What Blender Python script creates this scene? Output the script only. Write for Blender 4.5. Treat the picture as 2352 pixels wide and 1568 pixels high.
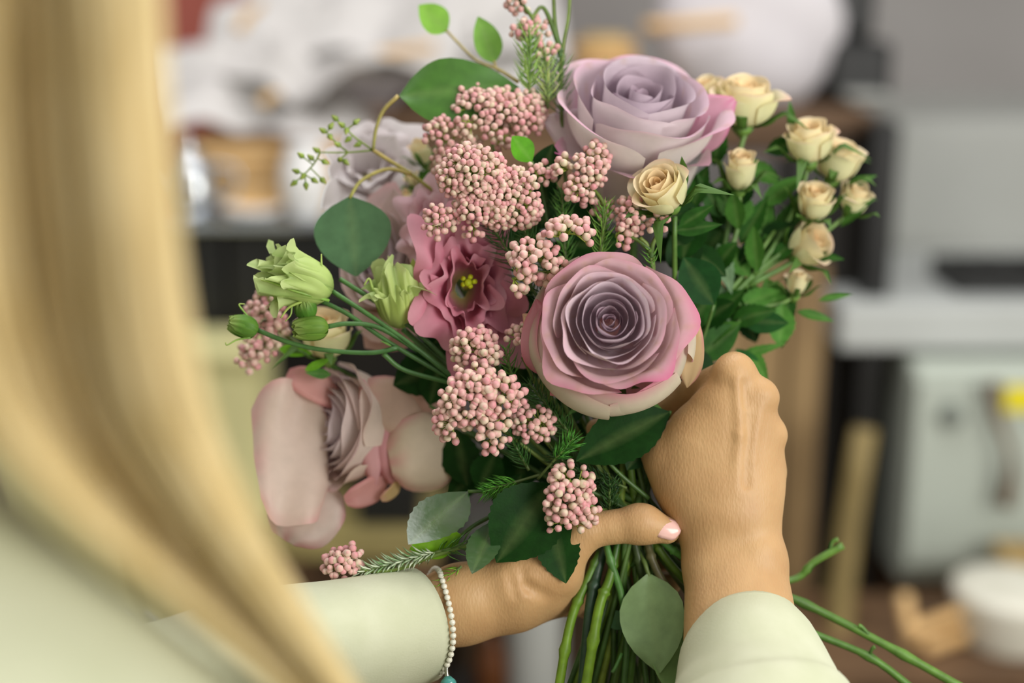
import bpy, bmesh, math, random
import numpy as np
from mathutils import Vector, Matrix, Quaternion

for o in list(bpy.data.objects):
    bpy.data.objects.remove(o)
SC = bpy.context.scene
COL = SC.collection
RNG = np.random.default_rng(11)
random.seed(5)
PI = math.pi

# ------------------------------------------------------------------ camera
IMG_W, IMG_H, LENS = 2352, 1568, 50.0
F = LENS / 36.0 * IMG_W                      # focal length in pixels
PITCH = math.radians(15)
CAM = np.array([0.0, 0.0, 1.42])
FWD = np.array([0, math.cos(PITCH), -math.sin(PITCH)])
UP = np.array([0, math.sin(PITCH), math.cos(PITCH)])
RIGHT = np.array([1.0, 0, 0])
D0 = 0.75                                    # distance of the bouquet's middle plane
S0 = D0 / F                                  # metres per unit at that plane
cam = bpy.data.cameras.new('camera')
cam_o = bpy.data.objects.new('camera', cam)
COL.objects.link(cam_o)
cam_o.location = CAM
cam_o.rotation_euler = (PI / 2 - PITCH, 0, 0)
cam.lens = LENS
cam.sensor_width = 36
cam.clip_start = 0.02
cam.dof.use_dof = True
cam.dof.focus_distance = D0 - 70 * S0
cam.dof.aperture_fstop = 2.2
SC.camera = cam_o

# ------------------------------------------------------------------ light
SC.view_settings.view_transform = 'Standard'
SC.view_settings.look = 'None'
SC.view_settings.gamma = 1
SC.view_settings.use_curve_mapping = False
SC.view_settings.exposure = 0.0
wd = bpy.data.worlds.new('daylight')
SC.world = wd
wd.use_nodes = True
wd.node_tree.nodes['Background'].inputs[0].default_value = (1.0, 0.99, 0.96, 1)
wd.node_tree.nodes['Background'].inputs[1].default_value = 0.52


def area(name, loc, target, sx, sy, power, color):
    l = bpy.data.lights.new(name, 'AREA')
    l.shape = 'RECTANGLE'
    l.size, l.size_y, l.energy, l.color = sx, sy, power, color
    o = bpy.data.objects.new(name, l)
    COL.objects.link(o)
    o.location = loc
    o.rotation_euler = (Vector(target) - Vector(loc)).to_track_quat('-Z', 'Y').to_euler()
    return o


area('ceiling_light', (0.1, 1.1, 2.75), (0.05, 0.75, 1.1), 2.0, 1.4, 30, (1.0, 0.97, 0.98))
area('shop_window_light', (1.8, -1.0, 1.8), (0.05, 0.72, 1.15), 1.6, 1.4, 62, (1.0, 0.97, 0.92))

# ------------------------------------------------------------------ helpers
def Wv(p):
    """view space (x px, y px, z px toward the camera) -> world"""
    p = np.asarray(p, float)
    d = D0 - p[..., 2] * S0
    a = (p[..., 0] - IMG_W / 2) / F * d
    b = -(p[..., 1] - IMG_H / 2) / F * d
    return CAM + d[..., None] * FWD + a[..., None] * RIGHT + b[..., None] * UP


def W(x, y, z=0.0):
    return Wv(np.array([[x, y, z]]))[0]


def vdir(x, y, z):
    v = x * RIGHT + y * UP - z * FWD
    return v / np.linalg.norm(v)


def G(px, py, Y):
    """the point of the plane y=Y that stands at this place of the frame"""
    d = FWD + (px - IMG_W / 2) / F * RIGHT - (py - IMG_H / 2) / F * UP
    t = Y / d[1]
    return CAM + d * t


def S(r, g, b):
    c = np.array([r, g, b]) / 255.0
    return np.where(c <= 0.04045, c / 12.92, ((c + 0.055) / 1.055) ** 2.4)


def norm(v):
    v = np.asarray(v, float)
    return v / (np.linalg.norm(v) + 1e-12)


def lerp(a, b, t):
    return a + (b - a) * t


def tag(o, label=None, cat=None, group=None, kind=None):
    if label: o['label'] = label
    if cat: o['category'] = cat
    if group: o['group'] = group
    if kind: o['kind'] = kind
    return o


def thing(name, label, cat, loc, group=None):
    o = bpy.data.objects.new(name, None)
    o.empty_display_size = 0.02
    COL.objects.link(o)
    o.location = loc
    return tag(o, label, cat, group)


def wpos(o):
    v = np.zeros(3)
    while o is not None:
        v += np.array(o.location)
        o = o.parent
    return v


def mesh(name, verts, faces, mat, parent=None, smooth=True, tint=None, tintb=None, loc=None):
    """verts in world space; the object's origin is its parent's or loc"""
    verts = np.asarray(verts, float)
    base = wpos(parent) if parent is not None else (np.zeros(3) if loc is None else np.asarray(loc, float))
    me = bpy.data.meshes.new(name)
    me.from_pydata((verts - base).tolist(), [], faces if isinstance(faces, list) else faces.tolist())
    if smooth:
        me.polygons.foreach_set('use_smooth', [True] * len(me.polygons))
    for nm, t in (('tint', tint), ('tintb', tintb)):
        if t is not None:
            a = me.color_attributes.new(nm, 'FLOAT_COLOR', 'POINT')
            c = np.ones((len(verts), 4), np.float32)
            c[:, :3] = t
            a.data.foreach_set('color', c.ravel())
    me.materials.append(mat)
    o = bpy.data.objects.new(name, me)
    COL.objects.link(o)
    if parent is not None:
        o.parent = parent
    else:
        o.location = base
    return o


def grid_faces(n, m, flip=False, close=False):
    f = []
    mm = m if close else m - 1
    for i in range(n - 1):
        for j in range(mm):
            a, b = i * m + j, i * m + (j + 1) % m
            c, d = (i + 1) * m + (j + 1) % m, (i + 1) * m + j
            f.append([a, d, c, b] if flip else [a, b, c, d])
    return f


def smooth_path(pts, n):
    """Catmull-Rom through the points"""
    P = np.asarray(pts, float)
    if len(P) == 2:
        t = np.linspace(0, 1, n)[:, None]
        return P[0] * (1 - t) + P[1] * t
    E = np.vstack([2 * P[0] - P[1], P, 2 * P[-1] - P[-2]])
    out = []
    k = len(P) - 1
    for s in np.linspace(0, k, n):
        i = min(int(s), k - 1)
        t = s - i
        a, b, c, d = E[i], E[i + 1], E[i + 2], E[i + 3]
        out.append(0.5 * (2 * b + (c - a) * t + (2 * a - 5 * b + 4 * c - d) * t * t + (3 * b - a - 3 * c + d) * t ** 3))
    return np.array(out)


def tube_vf(path, rad, sides=7, cap=True):
    path = np.asarray(path, float)
    n = len(path)
    rad = np.interp(np.linspace(0, 1, n), np.linspace(0, 1, len(np.atleast_1d(rad))), np.atleast_1d(rad))
    tan = np.gradient(path, axis=0)
    tan /= np.linalg.norm(tan, axis=1)[:, None] + 1e-12
    ref = norm(np.cross(tan[0], [0.3, 0.5, 0.81]))
    V = []
    ang = np.arange(sides) / sides * 2 * PI
    for i in range(n):
        ref = norm(ref - tan[i] * np.dot(ref, tan[i]))
        bi = np.cross(tan[i], ref)
        V.append(path[i] + rad[i] * (np.cos(ang)[:, None] * ref + np.sin(ang)[:, None] * bi))
    V = np.vstack(V)
    Fc = grid_faces(n, sides, close=True)
    if cap:
        Fc += [list(range(sides))[::-1], list(range((n - 1) * sides, n * sides))]
    return V, Fc


class Acc:
    """collects pieces that are one part"""
    def __init__(s): s.v, s.f, s.t, s.n = [], [], [], 0

    def add(s, v, f, t=None):
        s.v.append(np.asarray(v, float)); s.f += [[i + s.n for i in q] for q in f]
        if t is not None: s.t.append(np.broadcast_to(np.asarray(t, float), (len(v), 3)))
        s.n += len(v)

    def build(s, name, mat, parent=None, view=True, kind=None, smooth=True):
        V = np.vstack(s.v)
        o = mesh(name, Wv(V) if view else V, s.f, mat, parent, tint=np.vstack(s.t) if s.t else None, smooth=smooth)
        if kind: o['kind'] = kind
        return o


# ------------------------------------------------------------------ materials
def newmat(name):
    m = bpy.data.materials.new(name)
    m.use_nodes = True
    nt = m.node_tree
    return m, nt, nt.nodes['Principled BSDF'], nt.nodes['Material Output']


def N(nt, t, **kw):
    n = nt.nodes.new(t)
    for k, v in kw.items():
        if k in n.inputs.keys():
            n.inputs[k].default_value = v
        else:
            setattr(n, k, v)
    return n


def mat_tint(name, rough=0.5, transl=0.2, spec=0.4, nscale=900, bump=0.1, var=0.12, two=True, sheen=0.0):
    """petals and leaves: colour from the piece itself, its own underside colour, fine grain"""
    m, nt, b, out = newmat(name)
    L = nt.links.new
    a = N(nt, 'ShaderNodeAttribute', attribute_name='tint')
    col = a.outputs['Color']
    if two:
        a2 = N(nt, 'ShaderNodeAttribute', attribute_name='tintb')
        ge = N(nt, 'ShaderNodeNewGeometry')
        mx = N(nt, 'ShaderNodeMix', data_type='RGBA')
        L(ge.outputs['Backfacing'], mx.inputs['Factor'])
        L(col, mx.inputs['A']); L(a2.outputs['Color'], mx.inputs['B'])
        col = mx.outputs['Result']
    tc = N(nt, 'ShaderNodeTexCoord')
    no = N(nt, 'ShaderNodeTexNoise', Scale=nscale * 0.25, Detail=4.0)
    L(tc.outputs['Object'], no.inputs['Vector'])
    mp = N(nt, 'ShaderNodeMapRange')
    mp.inputs['From Min'].default_value = 0.3; mp.inputs['From Max'].default_value = 0.7
    mp.inputs['To Min'].default_value = 1 - var; mp.inputs['To Max'].default_value = 1 + var
    L(no.outputs['Fac'], mp.inputs['Value'])
    hs = N(nt, 'ShaderNodeHueSaturation')
    L(mp.outputs['Result'], hs.inputs['Value']); L(col, hs.inputs['Color'])
    col = hs.outputs['Color']
    L(col, b.inputs['Base Color'])
    b.inputs['Roughness'].default_value = rough
    b.inputs['Specular IOR Level'].default_value = spec
    if bump:
        n2 = N(nt, 'ShaderNodeTexNoise', Scale=nscale, Detail=3.0)
        L(tc.outputs['Object'], n2.inputs['Vector'])
        bp = N(nt, 'ShaderNodeBump', Strength=bump, Distance=0.0006)
        L(n2.outputs['Fac'], bp.inputs['Height']); L(bp.outputs['Normal'], b.inputs['Normal'])
    if transl:
        tr = N(nt, 'ShaderNodeBsdfTranslucent')
        L(col, tr.inputs['Color'])
        ms = N(nt, 'ShaderNodeMixShader', Fac=transl)
        L(b.outputs[0], ms.inputs[1]); L(tr.outputs[0], ms.inputs[2]); L(ms.outputs[0], out.inputs[0])
    return m


def mat_flat(name, c, rough=0.5, c2=None, scale=8.0, spec=0.4, metal=0.0, bump=0.0, bscale=60, stretch=(1, 1, 1), detail=4.0, lo=0.35, hi=0.65, sss=0.0):
    m, nt, b, out = newmat(name)
    L = nt.links.new
    b.inputs['Roughness'].default_value = rough
    b.inputs['Specular IOR Level'].default_value = spec
    b.inputs['Metallic'].default_value = metal
    tc = N(nt, 'ShaderNodeTexCoord')
    mpn = N(nt, 'ShaderNodeMapping'); mpn.inputs['Scale'].default_value = stretch
    L(tc.outputs['Object'], mpn.inputs['Vector'])
    if c2 is None:
        c2 = np.asarray(c) * 0.9
    no = N(nt, 'ShaderNodeTexNoise', Scale=scale, Detail=detail)
    L(mpn.outputs[0], no.inputs['Vector'])
    cr = N(nt, 'ShaderNodeValToRGB')
    cr.color_ramp.elements[0].position = lo; cr.color_ramp.elements[1].position = hi
    cr.color_ramp.elements[0].color = (*c, 1); cr.color_ramp.elements[1].color = (*c2, 1)
    L(no.outputs['Fac'], cr.inputs['Fac']); L(cr.outputs['Color'], b.inputs['Base Color'])
    if bump:
        n2 = N(nt, 'ShaderNodeTexNoise', Scale=bscale, Detail=5.0)
        L(mpn.outputs[0], n2.inputs['Vector'])
        bp = N(nt, 'ShaderNodeBump', Strength=bump, Distance=0.002)
        L(n2.outputs['Fac'], bp.inputs['Height']); L(bp.outputs['Normal'], b.inputs['Normal'])
    if sss:
        b.inputs['Subsurface Weight'].default_value = sss
        b.inputs['Subsurface Radius'].default_value = (0.006, 0.002, 0.001)
    return m


def mat_bud():
    m, nt, b, out = newmat('rice_flower_bud')
    L = nt.links.new
    oi = N(nt, 'ShaderNodeObjectInfo')
    cr = N(nt, 'ShaderNodeValToRGB')
    e = cr.color_ramp.elements
    cols = [(0.0, S(208, 152, 154)), (0.25, S(213, 168, 163)), (0.55, S(216, 182, 170)), (0.8, S(217, 193, 176)), (1.0, S(210, 198, 168))]
    e[0].position, e[0].color = cols[0][0], (*cols[0][1], 1)
    e[1].position, e[1].color = cols[-1][0], (*cols[-1][1], 1)
    for p, c in cols[1:-1]:
        k = e.new(p); k.color = (*c, 1)
    L(oi.outputs['Random'], cr.inputs['Fac'])
    tc = N(nt, 'ShaderNodeTexCoord')
    sp = N(nt, 'ShaderNodeSeparateXYZ'); L(tc.outputs['Object'], sp.inputs[0])
    r2 = N(nt, 'ShaderNodeMapRange'); r2.inputs['From Min'].default_value = 0.1; r2.inputs['From Max'].default_value = -1.0
    L(sp.outputs['Z'], r2.inputs['Value'])
    mx = N(nt, 'ShaderNodeMix', data_type='RGBA'); mx.inputs['B'].default_value = (*S(176, 176, 110), 1)
    L(r2.outputs['Result'], mx.inputs['Factor']); L(cr.outputs['Color'], mx.inputs['A'])
    r3 = N(nt, 'ShaderNodeMapRange'); r3.inputs['From Min'].default_value = 0.75; r3.inputs['From Max'].default_value = 1.05
    r3.inputs['To Max'].default_value = 0.45
    L(sp.outputs['Z'], r3.inputs['Value'])
    m2 = N(nt, 'ShaderNodeMix', data_type='RGBA'); m2.inputs['B'].default_value = (*S(214, 128, 140), 1)
    L(r3.outputs['Result'], m2.inputs['Factor']); L(mx.outputs['Result'], m2.inputs['A'])
    L(m2.outputs['Result'], b.inputs['Base Color'])
    b.inputs['Roughness'].default_value = 0.45
    b.inputs['Specular IOR Level'].default_value = 0.35
    b.inputs['Subsurface Weight'].default_value = 0.15
    b.inputs['Subsurface Radius'].default_value = (0.8, 0.5, 0.4)
    b.inputs['Subsurface Scale'].default_value = 0.002
    return m


M_PETAL = mat_tint('flower_petal', 0.5, 0.36, 0.3, 700, 0.05, 0.03)
M_LEAF = mat_tint('leaf_glossy', 0.48, 0.12, 0.10, 700, 0.12, 0.2)
M_GLOSS = mat_tint('leaf_shiny', 0.26, 0.05, 1.0, 260, 0.35, 0.15)
for _n in M_GLOSS.node_tree.nodes:
    if _n.type == 'BSDF_PRINCIPLED':
        _n.inputs['Coat Weight'].default_value = 1.0; _n.inputs['Coat Roughness'].default_value = 0.2; _n.inputs['Coat IOR'].default_value = 1.7
M_EUC = mat_tint('leaf_waxy', 0.45, 0.22, 0.4, 600, 0.08, 0.12)
M_STEM = mat_tint('green_stem', 0.42, 0.0, 0.4, 500, 0.15, 0.25, two=False)
M_NEEDLE = mat_tint('needle_leaf', 0.45, 0.0, 0.4, 800, 0.05, 0.2, two=False)
M_BUD = mat_bud()
M_SKIN = None


def mat_skin():
    m, nt, b, out = newmat('skin')
    L = nt.links.new
    tc = N(nt, 'ShaderNodeTexCoord')
    n1 = N(nt, 'ShaderNodeTexNoise', Scale=38.0, Detail=4.0); L(tc.outputs['Object'], n1.inputs['Vector'])
    cr = N(nt, 'ShaderNodeValToRGB')
    cr.color_ramp.elements[0].position = 0.32; cr.color_ramp.elements[1].position = 0.7
    cr.color_ramp.elements[0].color = (*S(182, 143, 98), 1); cr.color_ramp.elements[1].color = (*S(194, 157, 110), 1)
    L(n1.outputs['Fac'], cr.inputs['Fac'])
    L(cr.outputs['Color'], b.inputs['Base Color'])
    b.inputs['Roughness'].default_value = 0.5
    b.inputs['Specular IOR Level'].default_value = 0.4
    b.inputs['Subsurface Weight'].default_value = 0.12
    b.inputs['Subsurface Radius'].default_value = (1.0, 0.35, 0.2)
    b.inputs['Subsurface Scale'].default_value = 0.004
    mp = N(nt, 'ShaderNodeMapping'); mp.inputs['Scale'].default_value = (1, 0.6, 0.35)
    mp.inputs['Rotation'].default_value = (0.3, 0.5, 0.0)
    L(tc.outputs['Object'], mp.inputs['Vector'])
    v1 = N(nt, 'ShaderNodeTexVoronoi', Scale=900.0); L(mp.outputs[0], v1.inputs['Vector'])
    n2 = N(nt, 'ShaderNodeTexNoise', Scale=260.0, Detail=5.0); L(mp.outputs[0], n2.inputs['Vector'])
    ad = N(nt, 'ShaderNodeMath', operation='ADD')
    L(v1.outputs['Distance'], ad.inputs[0]); L(n2.outputs['Fac'], ad.inputs[1])
    bp = N(nt, 'ShaderNodeBump', Strength=0.22, Distance=0.0006)
    L(ad.outputs[0], bp.inputs['Height']); L(bp.outputs['Normal'], b.inputs['Normal'])
    return m


M_SKIN = mat_skin()
M_SHIRT = mat_flat('cream_cloth', S(200, 203, 176), 0.8, S(190, 194, 164), 30, 0.15, bump=0.12, bscale=900)
M_NAIL = mat_flat('fingernail', S(226, 178, 168), 0.18, S(232, 190, 180), 40, 0.6)
M_PEARL = mat_flat('pearl', S(222, 222, 205), 0.22, S(230, 226, 210), 60, 0.6)
M_TEAL = mat_flat('teal_glass', S(90, 170, 160), 0.15, S(70, 150, 145), 60, 0.6)
M_SILVER = mat_flat('silver', S(190, 190, 180), 0.25, S(160, 160, 150), 60, metal=1.0)
#==BODY==
# ------------------------------------------------------------------ room and things far behind
def box(name, x0, x1, y0, y1, z0, z1, mat, parent=None, bev=0.004, rot=None):
    bm = bmesh.new()
    bmesh.ops.create_cube(bm, size=1)
    c = np.array([(x0 + x1) / 2, (y0 + y1) / 2, (z0 + z1) / 2])
    for v in bm.verts:
        v.co = Vector((v.co.x * (x1 - x0), v.co.y * (y1 - y0), v.co.z * (z1 - z0)))
    if bev:
        bmesh.ops.bevel(bm, geom=bm.edges[:], offset=min(bev, 0.3 * min(x1 - x0, y1 - y0, z1 - z0)), segments=2, profile=0.5, affect='EDGES')
    if rot is not None:
        bmesh.ops.rotate(bm, verts=bm.verts, matrix=rot)
    me = bpy.data.meshes.new(name)
    bm.to_mesh(me); bm.free()
    me.materials.append(mat)
    o = bpy.data.objects.new(name, me)
    COL.objects.link(o)
    o.location = c if parent is None else c - wpos(parent)
    if parent is not None: o.parent = parent
    return o


def rect(px0, px1, py0, py1, Y):
    a, b = G(px0, py0, Y), G(px1, py1, Y)
    return a[0], b[0], a[2], b[2]


M_WALL = mat_flat('grey_plaster', S(168, 165, 162), 0.85, S(158, 155, 152), 3, bump=0.1)
M_FLOOR = mat_flat('brown_floor', S(120, 100, 72), 0.6, S(90, 74, 52), 3, stretch=(1, 6, 1))
M_RED = mat_flat('red_paint', S(196, 108, 92), 0.6, S(186, 96, 82), 4)
M_BLACK = mat_flat('black_lacquer', S(30, 30, 28), 0.4, S(20, 21, 20), 6)
M_DARK = mat_flat('dark_board', S(48, 44, 38), 0.6, S(34, 32, 28), 5)
M_CREAM = mat_flat('cream_paint', S(206, 202, 148), 0.6, S(196, 190, 136), 5)
M_WOOD = mat_flat('pale_wood', S(226, 190, 134), 0.55, S(204, 162, 104), 10, stretch=(1, 8, 8), bump=0.1)
M_TAN = mat_flat('tan_board', S(150, 124, 84), 0.65, S(116, 92, 60), 4, stretch=(4, 4, 1))
M_BROWN = mat_flat('brown_wood', S(118, 90, 62), 0.6, S(84, 62, 42), 8, stretch=(1, 6, 6))
M_PAPER = mat_flat('white_paper', S(206, 203, 200), 0.7, S(192, 189, 185), 8, bump=0.3, bscale=25)
M_WHITE = mat_flat('white_enamel', S(182, 190, 178), 0.4, S(174, 182, 170), 4)
M_GREY = mat_flat('grey_enamel', S(168, 170, 164), 0.5, S(158, 160, 154), 3)
M_GLOSSW = mat_flat('white_glaze', S(238, 238, 236), 0.25, S(230, 230, 228), 10, 0.6)
M_YELLOW = mat_flat('yellow_print', S(236, 222, 10), 0.5, S(228, 212, 8), 20)
M_KRAFT = mat_flat('kraft_card', S(186, 160, 104), 0.75, S(170, 144, 90), 8)
M_STEEL = mat_flat('brushed_steel', S(200, 204, 206), 0.22, S(180, 184, 188), 40, metal=1.0)

floor_o = box('floor', -3.2, 3.2, -1.5, 3.4, -0.1, 0.0, M_FLOOR); tag(floor_o, kind='structure')
wall_o = box('wall_back', -3.2, 3.2, 3.25, 3.4, 0.0, 3.0, M_WALL); tag(wall_o, kind='structure')
wl = box('wall_left', -3.2, -3.05, -1.5, 3.25, 0.0, 3.0, M_WALL); tag(wl, kind='structure')
bb = box('baseboard_back', -3.05, 3.2, 3.22, 3.25, 0.0, 0.1, M_WHITE); tag(bb, kind='structure')

# counter on the left
CY = 1.86
x0, x1, z0, z1 = rect(-420, 1000, 806, 524, CY)
ct = thing('counter', 'black fronted counter with a glossy edge behind the bouquet', 'counter', (0.5 * (x0 + x1), CY + 0.35, 0))
CTOP = z1 + 0.012
box('worktop', x0 - 0.02, x1 + 0.02, CY - 0.02, CY + 0.72, z1, CTOP, M_STEEL, ct, 0.004)
dw = (x1 - x0) / 3
for k in range(3):
    d = box('drawer', x0 + k * dw + 0.004, x0 + (k + 1) * dw - 0.004, CY, CY + 0.04, z0 + 0.006, z1 - 0.006, M_BLACK, ct, 0.004)
    box('handle', x0 + k * dw + dw * 0.35, x0 + k * dw + dw * 0.65, CY - 0.025, CY - 0.006, (z0 + z1) / 2 - 0.008, (z0 + z1) / 2 + 0.008, M_DARK, d, 0.003)
box('back_panel', x0, x1, CY + 0.6, CY + 0.66, 0.0, z1, M_DARK, ct, 0.004)
for xx in (x0, x1 - 0.05):
    for yy in (CY + 0.03, CY + 0.6):
        box('leg', xx, xx + 0.05, yy, yy + 0.05, 0, z1, M_BLACK, ct, 0.004)
box('shelf', x0 + 0.02, x1 - 0.02, CY + 0.06, CY + 0.6, 0.5, 0.53, M_BROWN, ct, 0.004)

# cream chest standing in front of the counter's left half
xa, xb, za, zb = rect(60, 590, 1900, 812, 1.70)
cc = thing('cream_cabinet', 'cream painted cabinet standing below the black counter', 'cabinet', ((xa + xb) / 2, 1.9, 0))
box('body', xa, xb, 1.705, 1.84, 0.0, zb - 0.014, M_CREAM, cc, 0.006)
box('top', xa - 0.008, xb + 0.008, 1.69, 1.84, zb - 0.014, zb, M_CREAM, cc, 0.004)
dm = (xa + xb) / 2
for k, (p, q) in enumerate(((xa + 0.006, dm - 0.003), (dm + 0.003, xb - 0.006))):
    d = box('door', p, q, 1.694, 1.705, 0.05, zb - 0.03, M_CREAM, cc, 0.004)
    bm = bmesh.new(); bmesh.ops.create_uvsphere(bm, u_segments=10, v_segments=8, radius=0.012)
    me = bpy.data.meshes.new('knob'); bm.to_mesh(me); bm.free(); me.materials.append(M_STEEL)
    ko = bpy.data.objects.new('knob', me); COL.objects.link(ko); ko.parent = d
    ko.location = ((q - p) / 2 * (0.8 if k == 0 else -0.8), -0.012, 0.1)

# low olive bench and a dark bin below the counter
xa, xb, za, zb = rect(592, 1010, 1340, 1222, 1.66)
bn = thing('wooden_bench', 'low olive brown wooden bench below the black counter', 'bench', ((xa + xb) / 2, 1.74, 0))
for k in range(4):
    yk = 1.64 + k * 0.045
    box('plank', xa, xb, yk, yk + 0.041, zb - 0.03, zb, mat_flat('olive_wood', S(150, 138, 86), 0.6, S(116, 104, 62), 9, stretch=(1, 6, 6)) if k == 0 else bpy.data.materials['olive_wood'], bn, 0.003)
for xx in (xa + 0.01, xb - 0.05):
    box('leg', xx, xx + 0.04, 1.66, 1.70, 0, zb - 0.03, M_BROWN, bn, 0.003)
    box('leg', xx, xx + 0.04, 1.77, 1.81, 0, zb - 0.03, M_BROWN, bn, 0.003)
xa, xb, za, zc = rect(826, 962, 1230, 1095, 1.70)
o = thing('storage_bin', 'small black bin standing on the low wooden bench', 'bin', ((xa + xb) / 2, 1.74, zb))
def open_box(par, xa, xb, ya, yb, za, zb, mat, t=0.008):
    box('base', xa, xb, ya, yb, za, za + t, mat, par, 0.002)
    for a in ((xa, xb, ya, ya + t), (xa, xb, yb - t, yb), (xa, xa + t, ya + t, yb - t), (xb - t, xb, ya + t, yb - t)):
        box('side', *a, za + t, zb, mat, par, 0.002)
open_box(o, xa, xb, 1.685, 1.80, zb, zc, M_BLACK)

# things on the counter -------------------------------------------------
def lathe(name, prof, mat, parent=None, loc=(0, 0, 0), seg=24):
    V, Fc = [], []
    a = np.arange(seg) / seg * 2 * PI
    for r, z in prof:
        V.append(np.stack([r * np.cos(a), r * np.sin(a), np.full(seg, z)], 1))
    V = np.vstack(V) + np.asarray(loc)
    Fc = grid_faces(len(prof), seg, close=True)
    Fc += [list(range(seg))[::-1], list(range((len(prof) - 1) * seg, len(prof) * seg))]
    return mesh(name, V, Fc, mat, parent, loc=loc)


xa, xb, za, zb = rect(440, 900, 478, 345, CY + 0.06)
cr_ = thing('wooden_crate', 'pale wooden crate on the counter beneath the heap of white paper', 'crate', ((xa + xb) / 2, CY + 0.25, CTOP))
zt = zb
for k in range(2):
    zz = lerp(CTOP + 0.002, zt, k / 2)
    ze = lerp(CTOP, zt, (k + 1) / 2) - 0.006
    box('slat', xa, xb, CY + 0.06, CY + 0.075, zz, ze, M_WOOD, cr_, 0.003)
    box('slat', xa, xb, CY + 0.5, CY + 0.515, zz, ze, M_WOOD, cr_, 0.003)
    box('slat', xa, xa + 0.014, CY + 0.076, CY + 0.499, zz, ze, M_WOOD, cr_, 0.003)
    box('slat', xb - 0.014, xb, CY + 0.076, CY + 0.499, zz, ze, M_WOOD, cr_, 0.003)
box('lid', xa - 0.01, xb + 0.01, CY + 0.05, CY + 0.53, zt - 0.005, zt + 0.008, M_WOOD, cr_, 0.003)
CRT = zt + 0.008
xa2, xb2, za, zb2 = rect(905, 1420, 500, 250, CY + 0.1)
o = thing('wooden_box', 'brown wooden box on the counter behind the pink rice flowers', 'box', ((xa2 + xb2) / 2, CY + 0.25, CTOP))
box('body', xa2, xb2, CY + 0.1, CY + 0.45, CTOP, zb2 - 0.03, M_BROWN, o, 0.005)
box('lid', xa2 - 0.005, xb2 + 0.005, CY + 0.095, CY + 0.455, zb2 - 0.03, zb2, M_BROWN, o, 0.004)
BXT = zb2

# white vase, steel kettle, dish on the counter edge
g = G(700, 480, CY + 0.005)
zv = CTOP
o = thing('vase', 'white glazed vase on the counter beside the pale crate', 'vase', (g[0], CY + 0.0, zv))
lathe('body', [(0.018, 0), (0.022, 0.004), (0.03, 0.025), (0.034, 0.05), (0.03, 0.075), (0.022, 0.09), (0.025, 0.098), (0.02, 0.098), (0.018, 0.08)], M_GLOSSW, o, (g[0], CY + 0.02, zv))
g = G(420, 400, CY + 0.0)
o = thing('steel_kettle', 'shiny steel kettle catching the light at the counter end', 'kettle', (g[0], CY + 0.03, CTOP))
KT = (g[0], CY + 0.03, CTOP)
lathe('body', [(0.03, 0), (0.038, 0.004), (0.042, 0.03), (0.038, 0.06), (0.024, 0.08), (0.012, 0.086)], M_STEEL, o, KT)
lathe('lid', [(0.02, 0.081), (0.016, 0.09), (0.006, 0.094), (0.007, 0.102), (0.002, 0.106)], M_STEEL, o, KT)
v, f = tube_vf(smooth_path([(g[0] - 0.036, CY + 0.03, CTOP + 0.03), (g[0] - 0.06, CY + 0.03, CTOP + 0.055), (g[0] - 0.07, CY + 0.03, CTOP + 0.08)], 8), [0.009, 0.005], 8)
mesh('spout', v, f, M_STEEL, o)
v, f = tube_vf(smooth_path([(g[0] + 0.03, CY + 0.03, CTOP + 0.07), (g[0] + 0.065, CY + 0.03, CTOP + 0.06), (g[0] + 0.06, CY + 0.03, CTOP + 0.03), (g[0] + 0.04, CY + 0.03, CTOP + 0.02)], 10), 0.004, 8)
mesh('handle', v, f, M_STEEL, o)
g0, g1 = G(495, 515, CY), G(650, 515, CY)
o = thing('dish', 'small white dish lying on the counter front edge', 'dish', ((g0[0] + g1[0]) / 2, CY + 0.035, CTOP))
lathe('bowl', [(0.022, 0), (0.036, 0.004), (0.043, 0.012), (0.041, 0.012), (0.033, 0.006), (0.004, 0.004)], M_GLOSSW, o, ((g0[0] + g1[0]) / 2, CY + 0.035, CTOP))

def crumpled(name, label, cx, cy, cz, sx, sy, amp, seed, rotz, tilt, mat, group):
    """one crumpled sheet of wrapping paper"""
    r = np.random.default_rng(seed)
    n = 26
    u, v = np.meshgrid(np.linspace(-1, 1, n), np.linspace(-1, 1, n))
    z = np.zeros_like(u)
    for k in range(16):
        a = r.uniform(0, PI); o_ = r.uniform(-1, 1); w = r.uniform(0.15, 0.5)
        t = (u * math.cos(a) + v * math.sin(a) - o_) / w
        z += r.uniform(-1, 1) * np.maximum(0, 1 - np.abs(t))
    z = z * amp * 0.55 + amp * 0.6 * (1 - (u ** 2 + v ** 2) * 0.5)
    x, y = u * sx, v * sy * (1 + 0.1 * np.sin(3 * u))
    z = z + y * tilt
    z -= z.min()
    c, s = math.cos(rotz), math.sin(rotz)
    P = np.stack([cx + x * c - y * s, cy + x * s + y * c, cz + z], -1).reshape(-1, 3)
    ob = mesh(name, P, grid_faces(n, n), mat, loc=(cx, cy, cz), smooth=False)
    sm = ob.modifiers.new('thick', 'SOLIDIFY'); sm.thickness = 0.0012
    return tag(ob, label, 'paper', group)

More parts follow.
